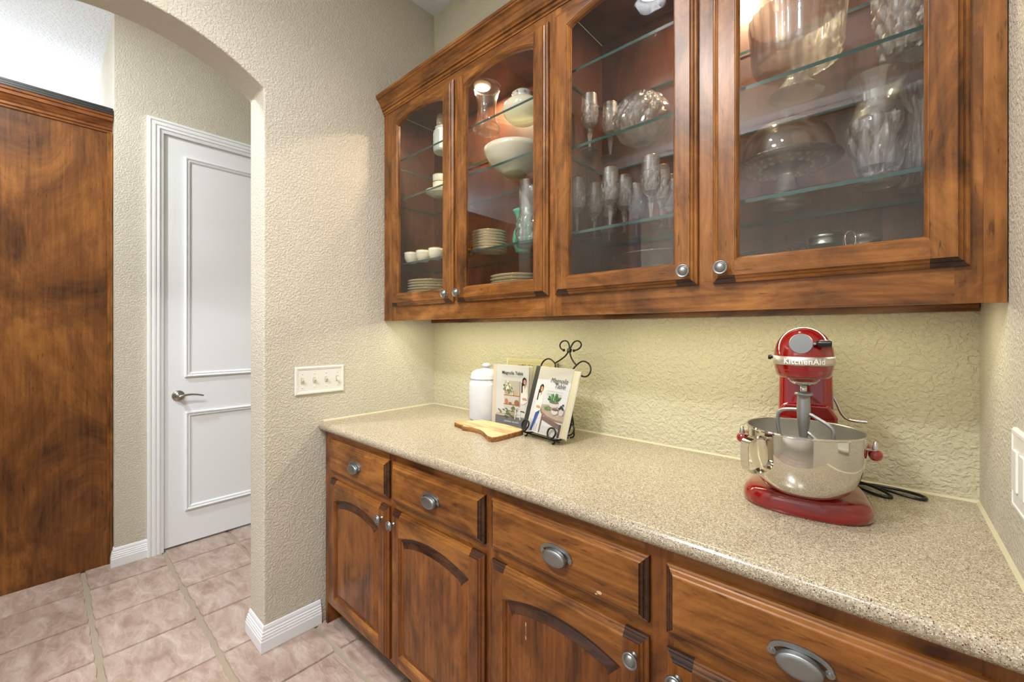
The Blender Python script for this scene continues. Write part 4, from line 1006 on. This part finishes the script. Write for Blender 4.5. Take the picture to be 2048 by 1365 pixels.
# goblets
def goblet(hh=1.):
    
    q = MB()
    pf = densify([(.0001, .002), (.034, .0), (.0345, .0018), (.020, .004), (.0065, .010), (.0045, .018), (.0048, .030), (.0085, .055), (.0092, .062), (.0060, .067), (.0105, .071), (.0110, .075), (.0075, .079), (.013, .084), (.022, .094), (.0275, .108), (.0300, .125), (.0300, .145), (.0275, .175), (.0260, .196)], .005)
    n_ = len(pf)
    inner = [(.0250, .196), (.0262, .175), (.0285, .145), (.0280, .125), (.0250, .108), (.018, .095), (.0001, .089)]
    q.lathe(pf+inner, m_cryst, 40, fn=lambda r_, z_, t, i: cutfn(8, 90, .13, .082, .150)(r_, z_, t, i) if i < n_ else r_, cap=False)
    q.s = [False]*len(q.s)
    return q
def goblet_thing():
    t = thing('crystal_goblet', '', 'glass'); goblet().build('glass', t)
    q = MB(); q.lathe([(.0257, .1955), (.0265, .1957), (.0264, .1972), (.0257, .1970)], m_gold, 36, wrap=True, cap=False); q.build('gold_rim', t); return t
g0 = goblet_thing()
GB = [('G1', -.683, 1.262, 'third'), ('G6', -.820, 1.252, 'first'), ('G4', -.545, 1.264, 'fifth'), ]
ZG = SHZ[1][2]+.0005
spots = [(-.807, 1.248, 'front row, leftmost goblet on the lower shelf behind the third door', 1.0), (-.683, 1.255, 'front row goblet, second from left on the lower shelf, third door', 1.03), (-.545, 1.258, 'front row goblet, third from left on the lower shelf, third door', 1.04),
         (-.800, 1.352, 'middle row goblet, leftmost, lower shelf behind the third door', 1.04), (-.681, 1.352, 'middle row goblet, second from left, lower shelf, third door', 1.04), (-.555, 1.365, 'middle row goblet, third from left, lower shelf, third door', 1.06),
         (-.786, 1.435, 'back row goblet at the left, lower shelf behind the third door', 1.0), (-.676, 1.435, 'back row goblet in the middle, lower shelf behind the third door', 1.0), (-.556, 1.438, 'back row goblet at the right, lower shelf behind the third door', 1.0), (-.455, 1.31, 'goblet nearest the door stile, lower shelf, third door', 1.0)]
for i, (x, y, lb, k) in enumerate(spots):
    lb = 'gold-rimmed cut crystal goblet, ' + lb.replace(' goblet', ' one', 1)
    if i == 0: g0.location = (x, y, ZG); tag(g0, lb, 'glass', 'crystal goblets on the lower shelf'); g0.scale = (1, 1, k)
    else: dup(g0, (x, y, ZG), lb, i*.4, (1, 1, k))
ZM = SHZ[1][1]+.0005
a_ = dup(g0, (-.765, 1.262, ZM), 'gold-rimmed wine glass at the far left of the middle shelf', .3, (1.0, 1.0, .98)); a_['group'] = 'wine glasses on the middle shelf'
a_ = dup(g0, (-.742, 1.365, ZM), 'gold-rimmed wine glass behind and right of the far left one', 1.3, (1.0, 1.0, 1.0)); a_['group'] = 'wine glasses on the middle shelf'
# round cut rose bowl
q = MB(); pf = [(.0001, .0)]+[(.092*sin(a), .090-.090*cos(a)) for a in [pi*(.10+.80*i/26) for i in range(27)]]
n_ = len(pf); inn = [(r_*.93, .09+(z_-.09)*.93) for r_, z_ in reversed(pf[1:])]+[(.0001, .012)]
q.lathe(pf+inn, m_cryst, 72, fn=lambda r_, z_, t, i: cutfn(12, 45, .08, .012, .17)(r_, z_, t, i) if i < n_ else r_, cap=False)
solo(q, 'rose_bowl', 'round cut crystal rose bowl beside the wine glasses', 'vase', (-.615, 1.345, ZM))
# clear footed cake plate on the floor
def cakestand(R, h1, foot, mat, pat=True, n=72):
    q = MB()
    pf = densify([(.0001, .003), (foot*.96, 0), (foot, .003), (foot*.80, .014), (foot*.50, h1*.35), (foot*.36, h1*.62), (foot*.34, h1*.85), (foot*.45, h1*.95), (R*.45, h1), (R*.90, h1+.004), (R, h1+.012), (R*1.0, h1+.015), (R*.97, h1+.014), (R*.88, h1+.009), (.0001, h1+.006)], .006)
    def f(r_, z_, t, i):
        if pat and r_ > R*.82: return r_*(1+.012*sin(48*t))
        return r_
    def build_relief(): pass
    q.lathe(pf, mat, 144 if pat else n, fn=f, cap=False)
    if pat:   # raised dots and ring under the plate
        for k in range(28):
            a = 2*pi*k/28; q.sphere((R*.74*cos(a), R*.74*sin(a), h1+.003), .0065, mat, 8, .5)
        for k in range(18):
            a = 2*pi*(k+.5)/18; q.sphere((R*.50*cos(a), R*.50*sin(a), h1+.001), .0075, mat, 8, .5)
    return q
solo(cakestand(.135, .135, .055, m_clear, False), 'cake_stand', 'plain clear glass cake stand on the cabinet floor behind the third door', 'cake stand', (-.56, 1.33, FLZ))
# patterned stand with dome
solo(cakestand(.124, .100, .057, m_cryst), 'cake_stand', 'pressed glass cake stand with beaded plate on the lower shelf', 'cake stand', (-.201, 1.325, ZG))
q = MB(); dm = [(.110, .112), (.111, .114), (.110, .128), (.106, .155), (.094, .183), (.070, .207), (.036, .221), (.010, .227)]
q.lathe(dm+[(.006, .233), (.012, .238), (.015, .246), (.012, .253), (.0001, .256)], m_thin, 56, cap=False)
q.lathe([(r_-.002, z_-.001) for r_, z_ in dm]+[(.0001, .2255)], m_thin, 56, cap=False)
solo(q, 'cake_dome', 'clear glass cake dome with knob covering the pressed glass stand', 'dome', (-.201, 1.325, ZG))
# trifle bowl
q = MB(); pf = densify([(.0001, .002), (.060, 0), (.062, .003), (.050, .014), (.030, .034), (.022, .055), (.0215, .066), (.024, .072), (.070, .076), (.094, .080), (.100, .088), (.103, .11), (.106, .17), (.110, .212)], .006); n_ = len(pf)
q.lathe(pf+[(.107, .212), (.102, .17), (.098, .11), (.092, .090), (.0001, .084)], m_clear, 96, fn=lambda r_, z_, t, i: r_*(1-.05+.06*abs(sin(11*t))) if (i < n_ and z_ > .084) else (r_*(1-.03+.03*abs(sin(9*t))) if (i < n_ and .02 < z_ < .07) else r_), cap=False)
solo(q, 'trifle_bowl', 'fluted clear glass footed trifle bowl on the middle shelf', 'bowl', (-.178, 1.325, ZM))
# cut tumbler vase
q = MB(); pf = densify([(.0001, 0), (.044, 0), (.047, .004), (.052, .06), (.060, .13), (.067, .20), (.070, .235)], .006); n_ = len(pf)
q.lathe(pf+[(.066, .235), (.060, .19), (.052, .12), (.044, .05), (.036, .018), (.0001, .016)], m_cryst, 72, fn=lambda r_, z_, t, i: cutfn(10, 45, .13, .004, .21)(r_, z_, t, i) if i < n_ else r_, cap=False)
solo(q, 'crystal_vase', 'heavy straight cut crystal vase on the middle shelf at right', 'vase', (.034, 1.315, ZM))
# flared cut vase
q = MB(); pf = densify([(.0001, .0), (.040, 0), (.042, .004), (.040, .012), (.034, .020), (.040, .040), (.052, .085), (.058, .120), (.056, .145), (.045, .170), (.039, .190), (.041, .210), (.050, .232), (.059, .248)], .006); n_ = len(pf)
q.lathe(pf+[(.0565, .248), (.0475, .232), (.038, .210), (.036, .190), (.041, .170), (.051, .145), (.053, .120), (.046, .085), (.034, .042), (.0001, .028)], m_cryst, 72, fn=lambda r_, z_, t, i: cutfn(8, 34, .12, .022, .150)(r_, z_, t, i) if i < n_ else r_, cap=False)
solo(q, 'crystal_vase', 'flared urn-shaped cut crystal vase on the lower shelf', 'vase', (-.016, 1.282, ZG))
# twisted vase
q = MB(); pf = densify([(.0001, .0), (.046, 0), (.048, .004), (.040, .020), (.034, .06), (.032, .12), (.036, .17), (.046, .20), (.056, .232)], .006); n_ = len(pf)
q.lathe(pf+[(.052, .232), (.042, .20), (.032, .17), (.028, .12), (.030, .06), (.0001, .03)], m_cryst, 72, fn=lambda r_, z_, t, i: r_*(1-.08+.13*abs(sin(8*t+14*z_))) if i < n_ and r_ > .01 else r_, cap=False)
solo(q, 'crystal_vase', 'slender ribbed crystal vase beside the urn-shaped one', 'vase', (.068, 1.372, ZG))
# jars on the floor
t = thing('mason_jar', 'glass jar with zinc screw lid on the cabinet floor', 'jar', (-.117, 1.335, FLZ))
q = MB(); q.lathe([(.0001, 0), (.034, 0), (.039, .004), (.040, .095), (.036, .110), (.032, .114), (.032, .122), (.030, .122), (.030, .112), (.037, .094), (.036, .006), (.0001, .005)], m_clear, 36, cap=False); q.build('jar', t)
q = MB(); q.lathe([(.0345, .116), (.0352, .117), (.0352, .124), (.0360, .125), (.0360, .128), (.0352, .129), (.0352, .142), (.0360, .143), (.0360, .147), (.0345, .151), (.031, .152), (.0001, .152)], m_lid, 60, fn=lambda r_, z_, tt, i: r_*(1+.008*sin(30*tt)) if .117 < z_ < .148 else r_, cap=False); q.build('lid', t)
t = thing('clamp_jar', 'small clamp-lid glass jar right of the zinc-lidded jar', 'jar', (-.040, 1.335, FLZ))
q = MB(); q.lathe([(.0001, 0), (.030, 0), (.034, .004), (.035, .100), (.031, .115), (.031, .124), (.029, .124), (.032, .098), (.031, .006), (.0001, .005)], m_clear, 36, cap=False); q.build('jar', t)
q = MB(); q.lathe([(.0325, .1245), (.034, .126), (.034, .137), (.031, .142), (.0001, .144)], m_clear, 36); q.build('lid', t)
q = MB(); q.tube([(-.030, -.022, .150), (-.036, -.028, .140), (-.034, -.030, .115), (-.026, -.036, .098), (-.014, -.040, .115), (-.016, -.036, .142), (-.022, -.026, .150)], .0012, m_chrome, 6, closed=True, smoothp=1); q.tube([(.035*cos(a), .035*sin(a), .118) for a in [2*pi*i/24 for i in range(24)]], .0012, m_chrome, 6, closed=True); q.build('wire_clamp', t)
# twig nest
random.seed(21); q = MB()
for k in range(46):
    a0 = random.uniform(0, 2*pi); R_ = random.uniform(.045, .078); z0 = random.uniform(.02, .125)
    q.tube([((R_+random.gauss(0, .004))*cos(a0+j*.35), (R_*.75+random.gauss(0, .004))*sin(a0+j*.35), z0+random.gauss(0, .006)) for j in range(7)], .0016, m_twig, 5, smoothp=1)
solo(q, 'twig_basket', 'small basket of woven dark twigs on the cabinet floor at left', 'basket', (-.232, 1.315, FLZ))
print('objects', len(bpy.data.objects))
